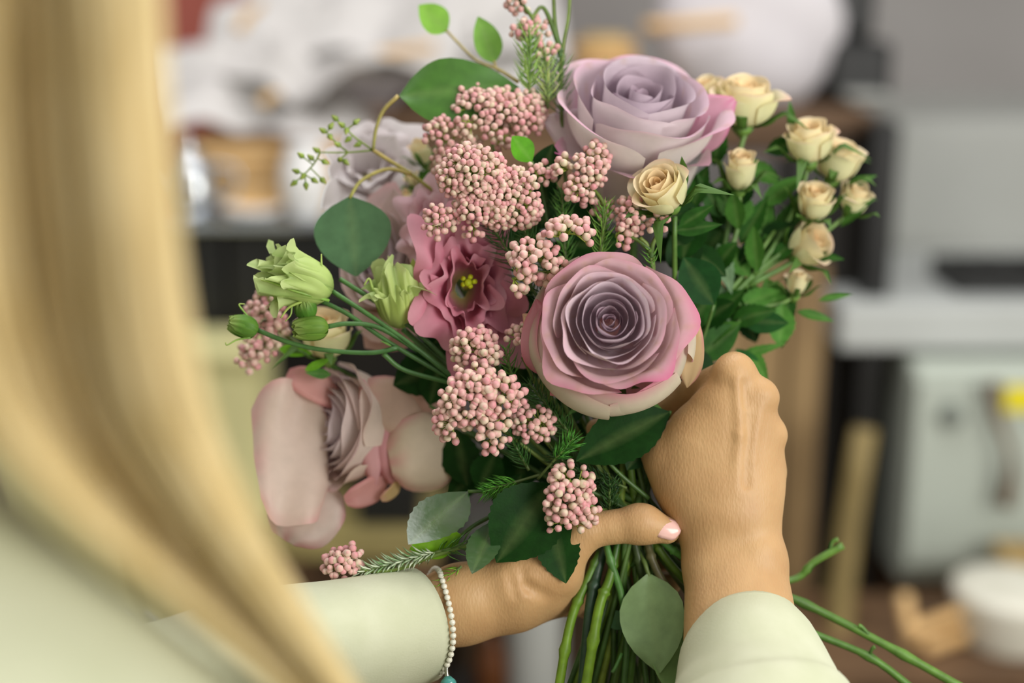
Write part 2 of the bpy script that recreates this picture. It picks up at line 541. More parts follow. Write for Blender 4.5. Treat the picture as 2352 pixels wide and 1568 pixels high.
gp = 'crumpled sheets of white wrapping paper'
def at_z(px, py, z):
    d = FWD + (px - IMG_W / 2) / F * RIGHT - (py - IMG_H / 2) / F * UP
    return CAM + d * ((z - CAM[2]) / d[2])
gc = G(590, 330, CY + 0.2)
crumpled('wrapping_paper', 'crumpled white paper sheet at the low left end of the heap on the crate', gc[0] + .0, CY + 0.2, CRT, 0.15, 0.14, 0.055, 3, 0.3, 0.30, M_PAPER, gp)
gc = G(800, 250, CY + 0.26)
crumpled('wrapping_paper', 'crumpled white paper sheet in the middle of the heap on the crate', gc[0], CY + 0.25, CRT + 0.045, 0.19, 0.15, 0.05, 4, -0.2, 0.4, M_PAPER, gp)
gc = G(840, 120, CY + 0.34)
crumpled('wrapping_paper', 'large crumpled grey white paper sheet topmost of the heap on the crate', gc[0] + .055, CY + 0.36, CRT + 0.09, 0.23, 0.18, 0.06, 9, 0.1, 0.6, M_PAPER, gp)
gc = G(1000, 200, CY + 0.3)
crumpled('wrapping_paper', 'crumpled paper sheet hanging over the brown box behind the big leaf', gc[0] - 0.05, CY + 0.3, BXT, 0.17, 0.17, 0.05, 12, 0.2, 0.4, M_PAPER, gp)
# twigs and offcuts on the paper heap
def stick(name, label, pts, r, mat, cat='stick', group=None):
    v, f = tube_vf(smooth_path(pts, 8), r, 7)
    o = mesh(name, v, f, mat, loc=pts[0])
    return tag(o, label, cat, group)
for (a, b, Y, lab) in (((545, 70), (600, 10), CY + 0.12, 'tan wood offcut standing at the left of the paper heap'), ((790, 150), (1000, 105), CY + 0.12, 'tan twig lying across the crumpled paper heap'), ((600, 240), (640, 215), CY + 0.03, 'short orange brown twig stuck in the low paper')):
    stick('twig', lab, [G(*a, Y), G((a[0] + b[0]) / 2, (a[1] + b[1]) / 2 - 6, Y + 0.005), G(*b, Y)], [0.008, 0.005], M_WOOD, 'twig', 'twigs on the paper heap')

# red cupboard behind
xa, xb, za, zb = rect(-300, 640, 1200, -700, 2.7)
o = thing('red_cupboard', 'tall red cupboard standing behind the paper heap', 'cupboard', ((xa + xb) / 2, 2.95, 0))
box('carcass', xa, xb, 2.72, 3.18, 0.0, zb, M_RED, o, 0.006)
box('door', xa + 0.004, (xa + xb) / 2 - 0.003, 2.70, 2.72, 0.06, zb - 0.02, M_RED, o, 0.004)
box('door', (xa + xb) / 2 + 0.003, xb - 0.004, 2.70, 2.72, 0.06, zb - 0.02, M_RED, o, 0.004)

# brown table at the upper right with white cloth bag, offcuts, black machine
TZ = 1.215
TY0 = 2.0
p0 = at_z(1180, 300, TZ); p1 = at_z(1980, 300, TZ)
o = thing('work_table', 'brown wooden work table behind the roses', 'table', (0.35, 2.3, 0))
tx0, tx1 = G(1430, 260, TY0)[0], G(2010, 260, TY0)[0]
for k in range(5):
    box('plank', tx0, tx1, TY0 + k * 0.09, TY0 + k * 0.09 + 0.086, TZ - 0.03, TZ, M_BROWN, o, 0.003)
box('apron', tx0 + 0.02, tx1 - 0.02, TY0 + 0.02, TY0 + 0.04, TZ - 0.06, TZ - 0.03, M_BROWN, o, 0.003)
for xx in (tx0 + 0.01, tx1 - 0.06):
    for yy in (TY0 + 0.01, TY0 + 0.38):
        box('leg', xx, xx + 0.05, yy, yy + 0.05, 0, TZ - 0.03, M_DARK, o, 0.004)
def blob(name, label, cat, c, r, mat, seed, amp=0.12):
    bm = bmesh.new(); bmesh.ops.create_icosphere(bm, subdivisions=4, radius=1)
    rr = np.random.default_rng(seed)
    K = [(norm(rr.normal(size=3)), rr.uniform(2, 6), rr.uniform(0, 6)) for _ in range(14)]
    for v in bm.verts:
        p = np.array(v.co)
        d = 1 + amp * sum(math.sin(k[1] * np.dot(p, k[0]) + k[2]) for k in K) / 5
        zz = max(p[2] * d, -0.72)
        v.co = Vector((p[0] * d * r[0], p[1] * d * r[1], (zz + 0.72) * r[2]))
    me = bpy.data.meshes.new(name); bm.to_mesh(me); bm.free()
    me.polygons.foreach_set('use_smooth', [True] * len(me.polygons))
    me.materials.append(mat)
    ob = bpy.data.objects.new(name, me); COL.objects.link(ob); ob.location = c
    return tag(ob, label, cat)
gq = G(1710, 160, TY0 + 0.16)
M_CLOTHW = mat_flat('white_cotton', S(216, 212, 214), 0.8, S(204, 200, 203), 10, 0.2)
blob('cloth_bag', 'white cotton bag slumped on the brown work table', 'bag', (gq[0], TY0 + 0.17, TZ), (0.135, 0.10, 0.14), M_CLOTHW, 2)
gq = G(1470, 100, TY0 + 0.2)
o = thing('jute_spool', 'spool of tan jute twine on the brown work table', 'spool', (gq[0] - 0.04, TY0 + 0.1, TZ))
sp = (gq[0] - 0.06, TY0 + 0.1, TZ)
lathe('core', [(0.03, 0), (0.035, 0.003), (0.035, 0.095), (0.03, 0.1)], M_KRAFT, o, sp)
for k in range(8):
    a = np.linspace(0, 2 * PI, 25)
    pth = np.stack([sp[0] + 0.042 * np.cos(a), sp[1] + 0.042 * np.sin(a), np.full(25, sp[2] + 0.012 + k * 0.0105)], 1)
    v, f = tube_vf(pth, 0.0055, 6); mesh('twine', v, f, M_WOOD, o)
for k, (a, b) in enumerate((((1480, 62), (1690, 48)), ((1300, 120), (1430, 70)))):
    A, B = G(*a, TY0 + 0.04), G(*b, TY0 + 0.06)
    if k == 1: A = np.array([A[0], TY0 + .05, TZ + .01]); B = np.array([B[0], TY0 + .07, TZ + .012])
    stick('wood_offcut', ['long tan wood strip leaning on the white cotton bag', 'short tan wood strip behind the jute spool'][k], [A, (A + B) / 2, B], 0.009, M_WOOD, 'wood strip', 'wood strips on the table')

gq = G(1990, 200, TY0 + 0.12)
o = thing('black_machine', 'black hooded machine at the right end of the brown table', 'machine', (gq[0], TY0 + 0.2, TZ))
mx0, mx1 = G(1912, 100, TY0 + 0.1)[0], G(2065, 100, TY0 + 0.1)[0]
box('body', mx0, mx1, TY0 + 0.12, TY0 + 0.28, TZ, TZ + 0.09, M_BLACK, o, 0.012)
box('hood', mx0 + 0.004, mx1 - 0.02, TY0 + 0.16, TY0 + 0.28, TZ + 0.09, TZ + 0.24, M_BLACK, o, 0.015)
box('tray', mx0 + 0.02, mx1 - 0.02, TY0 + 0.06, TY0 + 0.12, TZ + 0.01, TZ + 0.02, M_GREY, o, 0.003)

# dark post and tan boards at the right of the bouquet
xa, xb, za, zb = rect(1880, 2044, 1900, 285, 2.0)
o = box('black_post', xa, xb, 2.0 - 0.06, 2.0 - 0.001, 0, G(1960, 285, 1.94)[2], M_BLACK, None, 0.004)
tag(o, 'black square post left of the grey appliances', 'post')
xa, xb, za, zb = rect(1585, 1895, 2000, 560, 1.9)
o = thing('board_panel', 'tan wooden board panel standing behind the right hand', 'board panel', ((xa + xb) / 2, 1.9, 0))
nb = 3
for k in range(nb):
    p = lerp(xa, xb, k / nb); q = lerp(xa, xb, (k + 1) / nb)
    box('board', p + 0.002, q - 0.002, 1.86 + 0.006 * (k % 2), 1.885 + 0.006 * (k % 2), 0, zb - 0.01 * k, M_TAN, o, 0.003)
A = G(1985, 985, 1.75); B = G(1925, 1420, 1.72)
rotv = (Vector(A) - Vector(B))
o = stick('leaning_stick', 'tan wooden stick leaning against the white appliance', [G(1915, 2200, 1.62), B, A], [0.022, 0.02, 0.016], mat_flat('tan_wood', S(146, 128, 80), 0.6, S(120, 104, 62), 8, stretch=(6, 6, 1)), 'stick')
# grey fridge above, white shelf, white washing machine below
xa, xb, za, zb = rect(2036, 2620, 668, 275, 2.3)
o = thing('grey_cabinet', 'plain grey cabinet standing behind the white shelf', 'cabinet', ((xa + xb) / 2, 2.5, 0))
box('body', xa, xb, 2.32, 2.8, 0.0, zb, M_GREY, o, 0.008)
box('door', xa + 0.004, xb - 0.004, 2.30, 2.32, 0.3, zb - 0.006, M_GREY, o, 0.006)
box('handle', xb - 0.08, xb - 0.06, 2.275, 2.3, 0.9, 1.05, M_STEEL, o, 0.004)
xa, xb, za, zb = rect(1925, 2640, 806, 700, 1.9)
SHZ = zb
o = thing('white_shelf', 'thick white shelf board on brackets over the white appliance', 'shelf', ((xa + xb) / 2, 2.0, 0))
box('board', xa, xb, 1.9, 2.29, za, zb, mat_flat('white_laminate', S(190, 194, 190), 0.5, S(184, 188, 184), 5), o, 0.006)
box('leg', xa + 0.015, xa + 0.055, 2.1, 2.14, 0, za, M_DARK, o, 0.003)
box('leg', xb - 0.055, xb - 0.015, 2.1, 2.14, 0, za, M_DARK, o, 0.003)
xs, xe, _, zz = rect(2195, 2480, 712, 652, 1.96)
o = thing('black_tray', 'black handled tray lying on the white shelf', 'tray', ((xs + xe) / 2, 2.0, SHZ))
open_box(o, xs, xe, 1.96, 2.1, SHZ, SHZ + 0.03, M_BLACK)
v, f = tube_vf(smooth_path([(xs + 0.02, 2.0, SHZ + 0.03), (xs + 0.05, 2.0, SHZ + 0.045), (xs + 0.1, 2.0, SHZ + 0.03)], 8), 0.006, 7)
mesh('handle', v, f, M_BLACK, o)
xa, xb, za, zb = rect(2062, 2620, 1345, 838, 1.86)
o = thing('white_appliance', 'white enamelled appliance with a grey knob and yellow label', 'appliance', ((xa + xb) / 2, 2.0, 0))
box('body', xa, xb, 1.87, 2.08, za, zb, M_WHITE, o, 0.012)
box('door', xa + 0.006, xb - 0.006, 1.856, 1.87, za + 0.03, zb - 0.02, M_WHITE, o, 0.008)
box('plinth', xa + 0.01, xb - 0.01, 1.9, 2.06, 0, za, M_BROWN, o, 0.004)
g = G(2183, 952, 1.856)
bm = bmesh.new(); bmesh.ops.create_cone(bm, cap_ends=True, segments=20, radius1=0.016, radius2=0.013, depth=0.02)
bmesh.ops.rotate(bm, verts=bm.verts, matrix=Matrix.Rotation(PI / 2, 3, 'X'))
me = bpy.data.meshes.new('knob'); bm.to_mesh(me); bm.free(); me.materials.append(mat_flat('grey_plastic', S(120, 126, 118), 0.5))
ko = bpy.data.objects.new('knob', me); COL.objects.link(ko); ko.parent = o; ko.location = Vector(g) - o.location + Vector((0, -0.01, 0))
a, b, c, d = rect(2305, 2392, 945, 888, 1.853)
box('sticker', a, b, 1.852, 1.8555, c, d, M_YELLOW, o, 0)
pts = [G(2282, 880, 1.83), G(2290, 950, 1.83), G(2318, 1030, 1.825), G(2322, 1100, 1.825), G(2308, 1160, 1.83)]
v, f = tube_vf(smooth_path(pts, 14), [0.010, 0.007, 0.004, 0.008, 0.011], 8)
tag(mesh('leather_strap', v, f, M_BROWN, loc=pts[0]), 'brown leather strap hanging on the white appliance', 'strap')
# low things at the lower right corner
a, b, c, d = rect(2288, 2480, 1420, 1268, 1.80)
LOW = G(2200, 1420, 1.7)[2]
xa, xb, za, zb = rect(1840, 2560, 1500, 1425, 1.62)
LOW = G(2000, 1440, 1.72)[2]
o = thing('low_table', 'low brown wooden table at the lower right', 'table', ((xa + xb) / 2, 1.7, 0))
for k in range(4):
    box('plank', xa, xb, 1.60 + k * 0.058, 1.655 + k * 0.058, LOW - 0.025, LOW, M_BROWN, o, 0.003)
for xx in (xa + 0.01, xb - 0.05):
    for yy in (1.61, 1.78):
        box('leg', xx, xx + 0.04, yy, yy + 0.04, 0, LOW - 0.025, M_BROWN, o, 0.003)
a, b, c, d = rect(2290, 2480, 1400, 1268, 1.79)
o = thing('kraft_box', 'kraft cardboard box behind the white tub', 'box', ((a + b) / 2, 1.8, LOW))
open_box(o, a, b, 1.78, 1.83, LOW, d, M_KRAFT, 0.004)
g = G(2330, 1500, 1.66); r = 0.075
o = thing('white_tub', 'rounded white plastic tub on the low brown table', 'tub', (g[0], 1.69, LOW))
zt_ = G(2330, 1395, 1.62)[2]
lathe('tub', [(r * .82, 0), (r * .86, .004), (r, (zt_ - LOW) * .8), (r * 1.02, (zt_ - LOW) * .9), (r * .96, (zt_ - LOW) * .98), (r * .6, (zt_ - LOW) * 1.0)], M_PEARL, o, (g[0], 1.69, LOW))
for k, (p, q) in enumerate((((2085, 1455), (2215, 1405)), ((2095, 1480), (2075, 1365)), ((2120, 1500), (2240, 1450)))):
    A, B = G(*p, 1.64), G(*q, 1.68)
    A[2] = max(A[2], LOW + 0.01)
    stick('wood_chip', ['tan wood strip lying beside the white tub', 'tan wood strip standing up among the strips', 'tan wood strip nearest the white tub'][k], [A, (A + B) / 2, B], 0.010, M_WOOD, 'wood strip', 'wood strips on the low table')
# pale canister and a brown bottle in the gap under the left wrist
xa, xb, za, zb = rect(1165, 1300, 1700, 1400, 1.66)
o = thing('white_canister', 'pale grey canister standing behind the flower stems', 'canister', ((xa + xb) / 2, 1.7, 0))
LOWB = 0.45
xk, xl, _, _ = rect(1010, 1420, 1700, 1600, 1.7)
st = thing('stool', 'dark low stool under the pale canister', 'stool', ((xk + xl) / 2, 1.72, 0))
box('seat', xk, xl, 1.62, 1.83, LOWB - 0.03, LOWB, M_DARK, st, 0.006)
for xx in (xk + 0.01, xl - 0.04):
    for yy in (1.63, 1.79):
        box('leg', xx, xx + 0.03, yy, yy + 0.03, 0, LOWB - 0.03, M_DARK, st, 0.003)
rr = (xb - xa) / 2
lathe('body', [(rr * .96, 0), (rr, .004), (rr, zb - LOWB - 0.02), (rr * .97, zb - LOWB - .012)], M_GREY, o, ((xa + xb) / 2, 1.72, LOWB))
lathe('lid', [(rr * 1.02, zb - LOWB - .012), (rr * 1.02, zb - LOWB), (rr * .9, zb - LOWB + .006)], M_GREY, o, ((xa + xb) / 2, 1.72, LOWB))
g = G(1130, 1500, 1.70)
o = thing('brown_bottle', 'dark amber bottle beside the pale canister', 'bottle', (g[0], 1.72, LOWB))
hb = G(1130, 1455, 1.7)[2] - LOWB
lathe('body', [(.02, 0), (.023, .003), (.023, hb * .65), (.010, hb * .85), (.010, hb)], mat_flat('amber', S(92, 54, 26), 0.2, S(80, 44, 20)), o, (g[0], 1.72, LOWB), 16)
lathe('cap', [(.0115, hb), (.0115, hb + .012), (.010, hb + .014)], M_BLACK, o, (g[0], 1.72, LOWB), 16)
#==FLOWERS==
# ------------------------------------------------------------------ flower builders (view space, 1 unit = 1 px at the bouquet plane)
def frame(axis, roll=0.0):
    z = norm(axis)
    h = np.array([0, 1.0, 0]) if abs(z[1]) < 0.9 else np.array([1.0, 0, 0])
    x = norm(np.cross(h, z)); y = np.cross(z, x)
    c, s = math.cos(roll), math.sin(roll)
    return np.stack([x * c + y * s, -x * s + y * c, z])


def to_view(loc, fr, ctr):
    v = loc @ fr
    return np.stack([ctr[0] + v[:, 0], ctr[1] - v[:, 1], ctr[2] + v[:, 2]], 1)


def bez(P, t):
    t = t[..., None]
    P = np.asarray(P, float)
    return (1 - t) ** 3 * P[0] + 3 * (1 - t) ** 2 * t * P[1] + 3 * (1 - t) * t * t * P[2] + t ** 3 * P[3]


def petal_local(th, half, prof, lip=0, lipz=0.8, notch=0.26, cusp=0.05, spiral=0.1, ruf=0, rufk=6, rufp=0, nu=13, nv=11, base=0.35, skew=0.0, t_lip=0.72):
    """one petal of a cupped bloom; returns verts, t, u.  Rows run from the base to the rim."""
    v = np.linspace(0, 1, nv)[:, None] * np.ones((1, nu))
    u = np.ones((nv, 1)) * np.linspace(-1, 1, nu)[None, :]
    edge = 1 - notch * np.abs(u) ** 2.6 + cusp * np.exp(-(u / 0.22) ** 2) + skew * u
    t = v * edge
    w = half * (base + (1 - base) * np.sin(np.clip(v * 1.25, 0, 1) * PI / 2))
    rz = bez(prof, np.clip(t, 0, 1.15))
    r, z = rz[..., 0].copy(), rz[..., 1].copy()
    k = np.clip((t - t_lip) / (1 - t_lip), 0, 1.3)
    r += lip * k ** 2
    z -= lip * lipz * k ** 2.2
    r *= 1 + spiral * u
    if ruf:
        a = ruf * np.clip(t, 0, 1.1) ** 3
        r += a * np.sin(rufk * u + rufp) + 0.5 * a * np.sin(1.8 * rufk * u + 1.7 * rufp)
        z += 0.6 * a * np.cos(1.4 * rufk * u + rufp * 2.1)
    an = th + u * w
    P = np.stack([r * np.cos(an), r * np.sin(an), z], -1).reshape(-1, 3)
    return P, t.reshape(-1), u.reshape(-1), (nv, nu)


def petal_obj(root, loc, shape, fr, ctr, tint, tintb, name='petal', squash=None):
    if squash is not None: loc = loc * squash
    V = to_view(loc, fr, ctr)
    return mesh(name, Wv(V), grid_faces(shape[0], shape[1], flip=True), M_PETAL, root, tint=tint, tintb=tintb)


LAV = S(206, 188, 196); LAVD = S(200, 178, 190); PINK = S(214, 160, 168); MAG = S(208, 84, 138); CREAM = S(222, 212, 192)
PALEP = S(228, 206, 206); ROSEP = S(214, 140, 150); GRN = S(190, 200, 130)


def rose_col(f, t, u, seed, pal):
    """colours of a petal: f layer 0 heart .. 1 outermost"""
    r = np.random.default_rng(seed)
    inn, mid, out, rim, back = pal
    base = lerp(inn, mid, np.clip(f * 2, 0, 1)) if f < 0.5 else lerp(mid, out, np.clip(f * 2 - 1, 0, 1))
    n = len(t)
    c = np.ones((n, 3)) * base * r.uniform(0.95, 1.05)
    e = np.clip((np.maximum(t, 0.55 + 0.45 * np.abs(u) ** 3) - 0.78) / 0.24, 0, 1) ** 1.6
    k = np.clip((f - 0.5) * 2.4, 0, 1) * r.uniform(0.45, 1.0)
    blot = 0.5 + 0.5 * np.sin(3.1 * u + r.uniform(0, 6) + 2 * t)
    c = lerp(c, rim, (e * k * (0.45 + 0.55 * blot))[:, None])
    c = lerp(c, c * 1.2 + 0.05, (np.clip((t - 0.9) * 6, 0, 1) * (1 - k))[:, None])
    veins = np.clip(np.sin(17 * u + 4 * t + r.uniform(0, 6)), 0.9, 1) - 0.9
    c = lerp(c, S(196, 160, 120), (veins * 3.0 * (f > 0.45))[:, None])
    b = np.ones((n, 3)) * lerp(lerp(inn, mid, 0.6), back, np.clip(f * 1.6 - 0.35, 0, 1))
    b = lerp(b, lerp(GRN, back, 0.5), np.clip(0.3 - t, 0, 0.3)[:, None] * 2)
    b = lerp(b, rim, (np.clip((t - 0.80) / 0.2, 0, 1) ** 1.5 * k * 0.85)[:, None])
    return np.clip(c, 0, 1), np.clip(b, 0, 1)


def rose(root, ctr, axis, R, H, n, pal, seed, roll=0.0, opening=1.0, fmin=0.0, name='petal', tab=None, squash=None, skip=(), fmax=1.0, ruf=0.0):
    """a hybrid tea rose of n single petals, each its own mesh"""
    r = np.random.default_rng(seed)
    fr = frame(axis, roll)
    tabs = dict(h=[.74, .90, 1.0, .93, .66], half=[150, 112, 80, 66, 56], lip=[0, 0, .05, .16, .26], pw=0.85, z0=0.0, belly=[1.1, 1.1, 1.0, .92, .84])
    if tab: tabs.update(tab)
    xs = [0, .25, .55, .8, 1]
    for i in range(n):
        if i in skip: continue
        f = fmin + (fmax - fmin) * i / (n - 1)
        th = i * 2.39996 + r.uniform(-.18, .18)
        rr = R * (0.055 + 0.80 * f ** tabs['pw'] * opening)
        hh = H * np.interp(f, xs, tabs['h']) * r.uniform(.96, 1.04)
        half = math.radians(np.interp(f, xs, tabs['half']))
        lip = R * np.interp(f, xs, tabs['lip']) * r.uniform(.7, 1.3)
        be = np.interp(f, xs, tabs['belly'])
        zb = hh * tabs['z0'] * (1 - f) ** .7
        prof = [(0.03 * R + 0.6 * rr * (1 - f) + .05 * rr, zb), (max(rr * 1.02, .06 * R), zb + .04 * H), (rr * be, lerp(zb, hh, .62)), (rr, hh)]
        P, t, u, shp = petal_local(th, half, prof, lip, notch=r.uniform(.16, .30), cusp=r.uniform(.0, .045), spiral=r.uniform(.05, .12) * (1 if f < .5 else .7),
                                   ruf=R * (0.012 + 0.03 * f + ruf), rufk=r.uniform(3, 6), rufp=r.uniform(0, 6), skew=r.uniform(-.05, .05),
                                   nu=27 if R > 150 else 13, nv=15 if R > 150 else 9)
        c, b = rose_col(f, t, u, seed * 100 + i, pal)
        petal_obj(root, P, shp, fr, ctr, c, b, name, squash)


def add_tube(acc, pts, rad, n=14, sides=7, col=S(70, 105, 45), col2=None):
    p = smooth_path(pts, n)
    v, f = tube_vf(p, rad, sides)
    c2 = col if col2 is None else col2
    t = np.repeat(np.linspace(0, 1, n), sides)[:, None]
    acc.add(v, f, lerp(np.asarray(col), np.asarray(c2), t))


def stem(root, pts, rad, col=S(70, 105, 45), col2=None, nodes=0, name='stem', n=26, sides=8):
    a = Acc()
    p = smooth_path(pts, n)
    rr = np.interp(np.linspace(0, 1, n), np.linspace(0, 1, len(np.atleast_1d(rad))), np.atleast_1d(rad))
    for k in range(nodes):
        i = int((k + 0.7) / (nodes + 0.4) * n)
        if 1 < i < n - 1: rr[i] *= 1.35
    v, f = tube_vf(p, rr, sides)
    c2 = col if col2 is None else col2
    t = np.repeat(np.linspace(0, 1, n), sides)[:, None]
    a.add(v, f, lerp(np.asarray(col), np.asarray(c2), t))
    return a.build(name, M_STEM, root)


OUT = {
    'fan2': [.4, .62, .82, .96, 1, .97, .86, .66, .40, .12],
    'rose': [0, .42, .72, .92, 1, .97, .86, .66, .38, .0],
    'round': [.06, .55, .84, .98, 1, .95, .84, .66, .38, .04],
    'lance': [.05, .55, .85, 1, .98, .88, .72, .5, .26, .0],
    'strip': [.5, .9, 1, 1, 1, .95, .9, .8, .6, .0],
    'sepal': [.8, 1, .95, .85, .72, .58, .44, .3, .16, .0],
}
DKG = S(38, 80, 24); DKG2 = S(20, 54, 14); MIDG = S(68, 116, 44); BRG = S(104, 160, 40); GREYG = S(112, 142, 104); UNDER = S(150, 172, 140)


def leaf(root, B, T, hw, nrm=(0, 0, 1), bend=0.0, fold=0.12, shape='rose', c=DKG, cb=None, serr=0.0, wave=0.0, mat=None, nt=17, nu=7, name='leaf', veins=True, curl=0.0, cup=0.0, roll=0.0, rim=None):
    """a blade from B to T in view units, hw half width; nrm the way its upper face looks (x right, y up, z to camera)"""
    B, T = np.asarray(B, float), np.asarray(T, float)
    d = T - B; Ln = np.linalg.norm(d); d = d / Ln
    nv = np.array([nrm[0], -nrm[1], nrm[2]], float)
    nv = norm(nv - d * np.dot(nv, d)); s = np.cross(nv, d)
    t = np.linspace(0, 1, nt)[:, None]; u = np.linspace(-1, 1, nu)[None, :]
    w = np.interp(t[:, 0], np.linspace(0, 1, 10), OUT[shape])[:, None] * hw
    if serr:
        w = w * (1 + serr * (((np.arange(nt)[:, None] % 2) * 2 - 1)) * (np.abs(u) > .9))
    bd = bend * Ln * 4 * t * (1 - t) * 0.5 - curl * Ln * np.clip(t - .55, 0, 1) ** 2
    off = bd + fold * np.abs(u) * w + wave * hw * np.sin(9 * t + 2 * u) * np.abs(u) + cup * hw * u * u * np.clip(w / (hw + 1e-9), 0, 1)
    off = off - roll * hw * np.maximum(np.clip(np.abs(u) - .72, 0, 1) / .28, np.clip(t - .86, 0, 1) / .14) ** 2
    P = B + d * (Ln * t)[..., None] + s * (u * w)[..., None] + nv * (off)[..., None]
    P = P.reshape(-1, 3)
    tt = np.broadcast_to(t, (nt, nu)).reshape(-1); uu = np.broadcast_to(u, (nt, nu)).reshape(-1)
    c = np.asarray(c); cb = lerp(c, UNDER, .35) if cb is None else np.asarray(cb)
    C = np.ones((nt * nu, 3)) * c
    if veins:
        mid = np.clip(1 - np.abs(uu) * 5, 0, 1) * .22
        C = lerp(C, lerp(c, S(170, 190, 120), .45), mid[:, None])
        sv = np.clip(np.sin(tt * 34 - np.abs(uu) * 5) - .55, 0, 1)
        C = lerp(C, c * 1.25 + .002, (sv * .3)[:, None])
    if rim is not None:
        e = np.clip((np.maximum(np.abs(uu), tt * .98) - .74) / .26, 0, 1) ** 1.5
        C = lerp(C, np.asarray(rim), (e * (.5 + .35 * np.sin(7 * uu + 9 * tt)))[:, None])
    CB = np.ones((nt * nu, 3)) * cb
    return mesh(name, Wv(P), grid_faces(nt, nu), mat or M_LEAF, root, tint=np.clip(C, 0, 1), tintb=CB)


# --- rice flower ------------------------------------------------------
def bud_mesh(k):
    prof = [[(0, -1.05), (.42, -.95), (.78, -.55), (.98, -.02), (.93, .42), (.66, .80), (.34, .98), (0, 1.02)],
            [(0, -1.15), (.36, -1.0), (.70, -.62), (.9, -.05), (.9, .45), (.6, .92), (.26, 1.12), (0, 1.15)],
            [(0, -1.0), (.45, -.9), (.85, -.5), (1.02, .05), (.9, .5), (.55, .82), (.30, 1.06), (0, 1.12)]][k]
    sg = 10
    V = [[0, 0, prof[0][1]]]
    for r, z in prof[1:-1]:
        for j in range(sg):
            a = 2 * PI * j / sg
            rr = r * (1 + (0.06 if j % 2 else -0.03))
            V.append([rr * math.cos(a), rr * math.sin(a), z])
    V.append([0, 0, prof[-1][1]])
    Fc = [[0, 1 + (j + 1) % sg, 1 + j] for j in range(sg)]
    m = len(prof) - 2
    for i in range(m - 1):
        for j in range(sg):
            a = 1 + i * sg + j; b = 1 + i * sg + (j + 1) % sg
            Fc.append([a, b, b + sg, a + sg])
    e = len(V) - 1
    Fc += [[e, 1 + (m - 1) * sg + j, 1 + (m - 1) * sg + (j + 1) % sg] for j in range(sg)]
    me = bpy.data.meshes.new('bud')
    me.from_pydata(V, [], Fc)
    me.polygons.foreach_set('use_smooth', [True] * len(me.polygons))
    me.materials.append(M_BUD)
    return me


BUDS = [bud_mesh(k) for k in range(3)]
NB = [0]


def bud(root, p, n, size):
    """p view position, n view direction (x, y up, z)"""
    w = W(*p)
    s = size * (D0 - p[2] * S0) / F
    o = bpy.data.objects.new('bud', BUDS[NB[0] % 3])
    NB[0] += 1
    COL.objects.link(o)
    o.parent = root
    o.location = w - np.array(root.location)
    d = Vector(vdir(*n))
    q = d.to_track_quat('Z', 'Y')
    o.rotation_mode = 'QUATERNION'
    o.rotation_quaternion = q
    o.scale = (s, s, s)
    return o


YG = S(168, 186, 82); YG2 = S(120, 150, 58)


def cluster(acc, root, c, rx, ry, n=(0, .25, 1), sz=9.2, dens=1.0, rz=None, seed=0, tilt=0.0, base=None, clump=(6, 10)):
    """one umbel: clumps of buds over a dome, branchlets back to its foot.  c view centre"""
    r = np.random.default_rng(seed)
    rz = rz or 0.45 * (rx + ry) / 2
    c = np.asarray(c, float)
    nn = norm(n)
    foot = c + np.array([0, 0, -rz * 1.3]) if base is None else np.asarray(base, float)
    sp = sz * 4.1 / math.sqrt(dens)
    cen = []
    tries = 0
    want = max(1, int(dens * PI * rx * ry / (sp * sp * .80)))
    while len(cen) < want and tries < 4000:
        tries += 1
        a, q = r.uniform(0, 2 * PI), math.sqrt(r.uniform(0, 1))
        x, y = q * math.cos(a), q * math.sin(a)
        ct, st = math.cos(tilt), math.sin(tilt)
        z = math.sqrt(max(0, 1 - q * q))
        X, Y = x * rx, y * ry
        p = np.array([X * ct - Y * st, X * st + Y * ct, z * rz])
        mind = sp * .74
        if all(np.linalg.norm((p - e) * [1, 1, .6]) > mind for e in cen):
            cen.append(p)
    for e in cen:
        out = norm(np.array([e[0] / rx, -e[1] / ry, e[2] / rz * .9]) + 0.35 * nn)     # y up
        fr = frame(out, r.uniform(0, 6))
        k = int(r.integers(clump[0], clump[1] + 1))
        pc = c + e + r.normal(0, 2.0, 3) + np.array([0, 0, r.uniform(-9, 9)])
        foot2 = pc - np.array([out[0], -out[1], out[2]]) * sz * 3.4
        add_tube(acc, [foot, lerp(foot, foot2, .6) + r.normal(0, 5, 3), foot2], [3.4, 2.2], 7, 5, YG2, YG)
        ring = [(0, 0)] + [(1.02, a_) for a_ in np.linspace(0, 2 * PI, 6)[:-1] + r.uniform(0, 1)] + [(1.75, a_) for a_ in np.linspace(0, 2 * PI, 8)[:-1] + r.uniform(0, 1)]
        if dens >= .85: k = max(k, int(r.integers(8, 12)))
        for q_, a_ in ring[:k]:
            dd = q_ * sz * 1.95 * r.uniform(.92, 1.1)
            l = np.array([[dd * math.cos(a_), dd * math.sin(a_), -q_ * q_ * sz * .55 + r.uniform(-.25, .25) * sz]])
            p = to_view(l, fr, pc)[0]
            nd = norm(out + (l[0, 0] * fr[0] + l[0, 1] * fr[1]) / (sz * 5) + r.normal(0, .1, 3))
            bud(root, p, nd, sz * r.uniform(.80, 1.08))
            add_tube(acc, [foot2, p - np.array([nd[0], -nd[1], nd[2]]) * sz * .8], [1.7, 1.5], 3, 4, YG, YG)


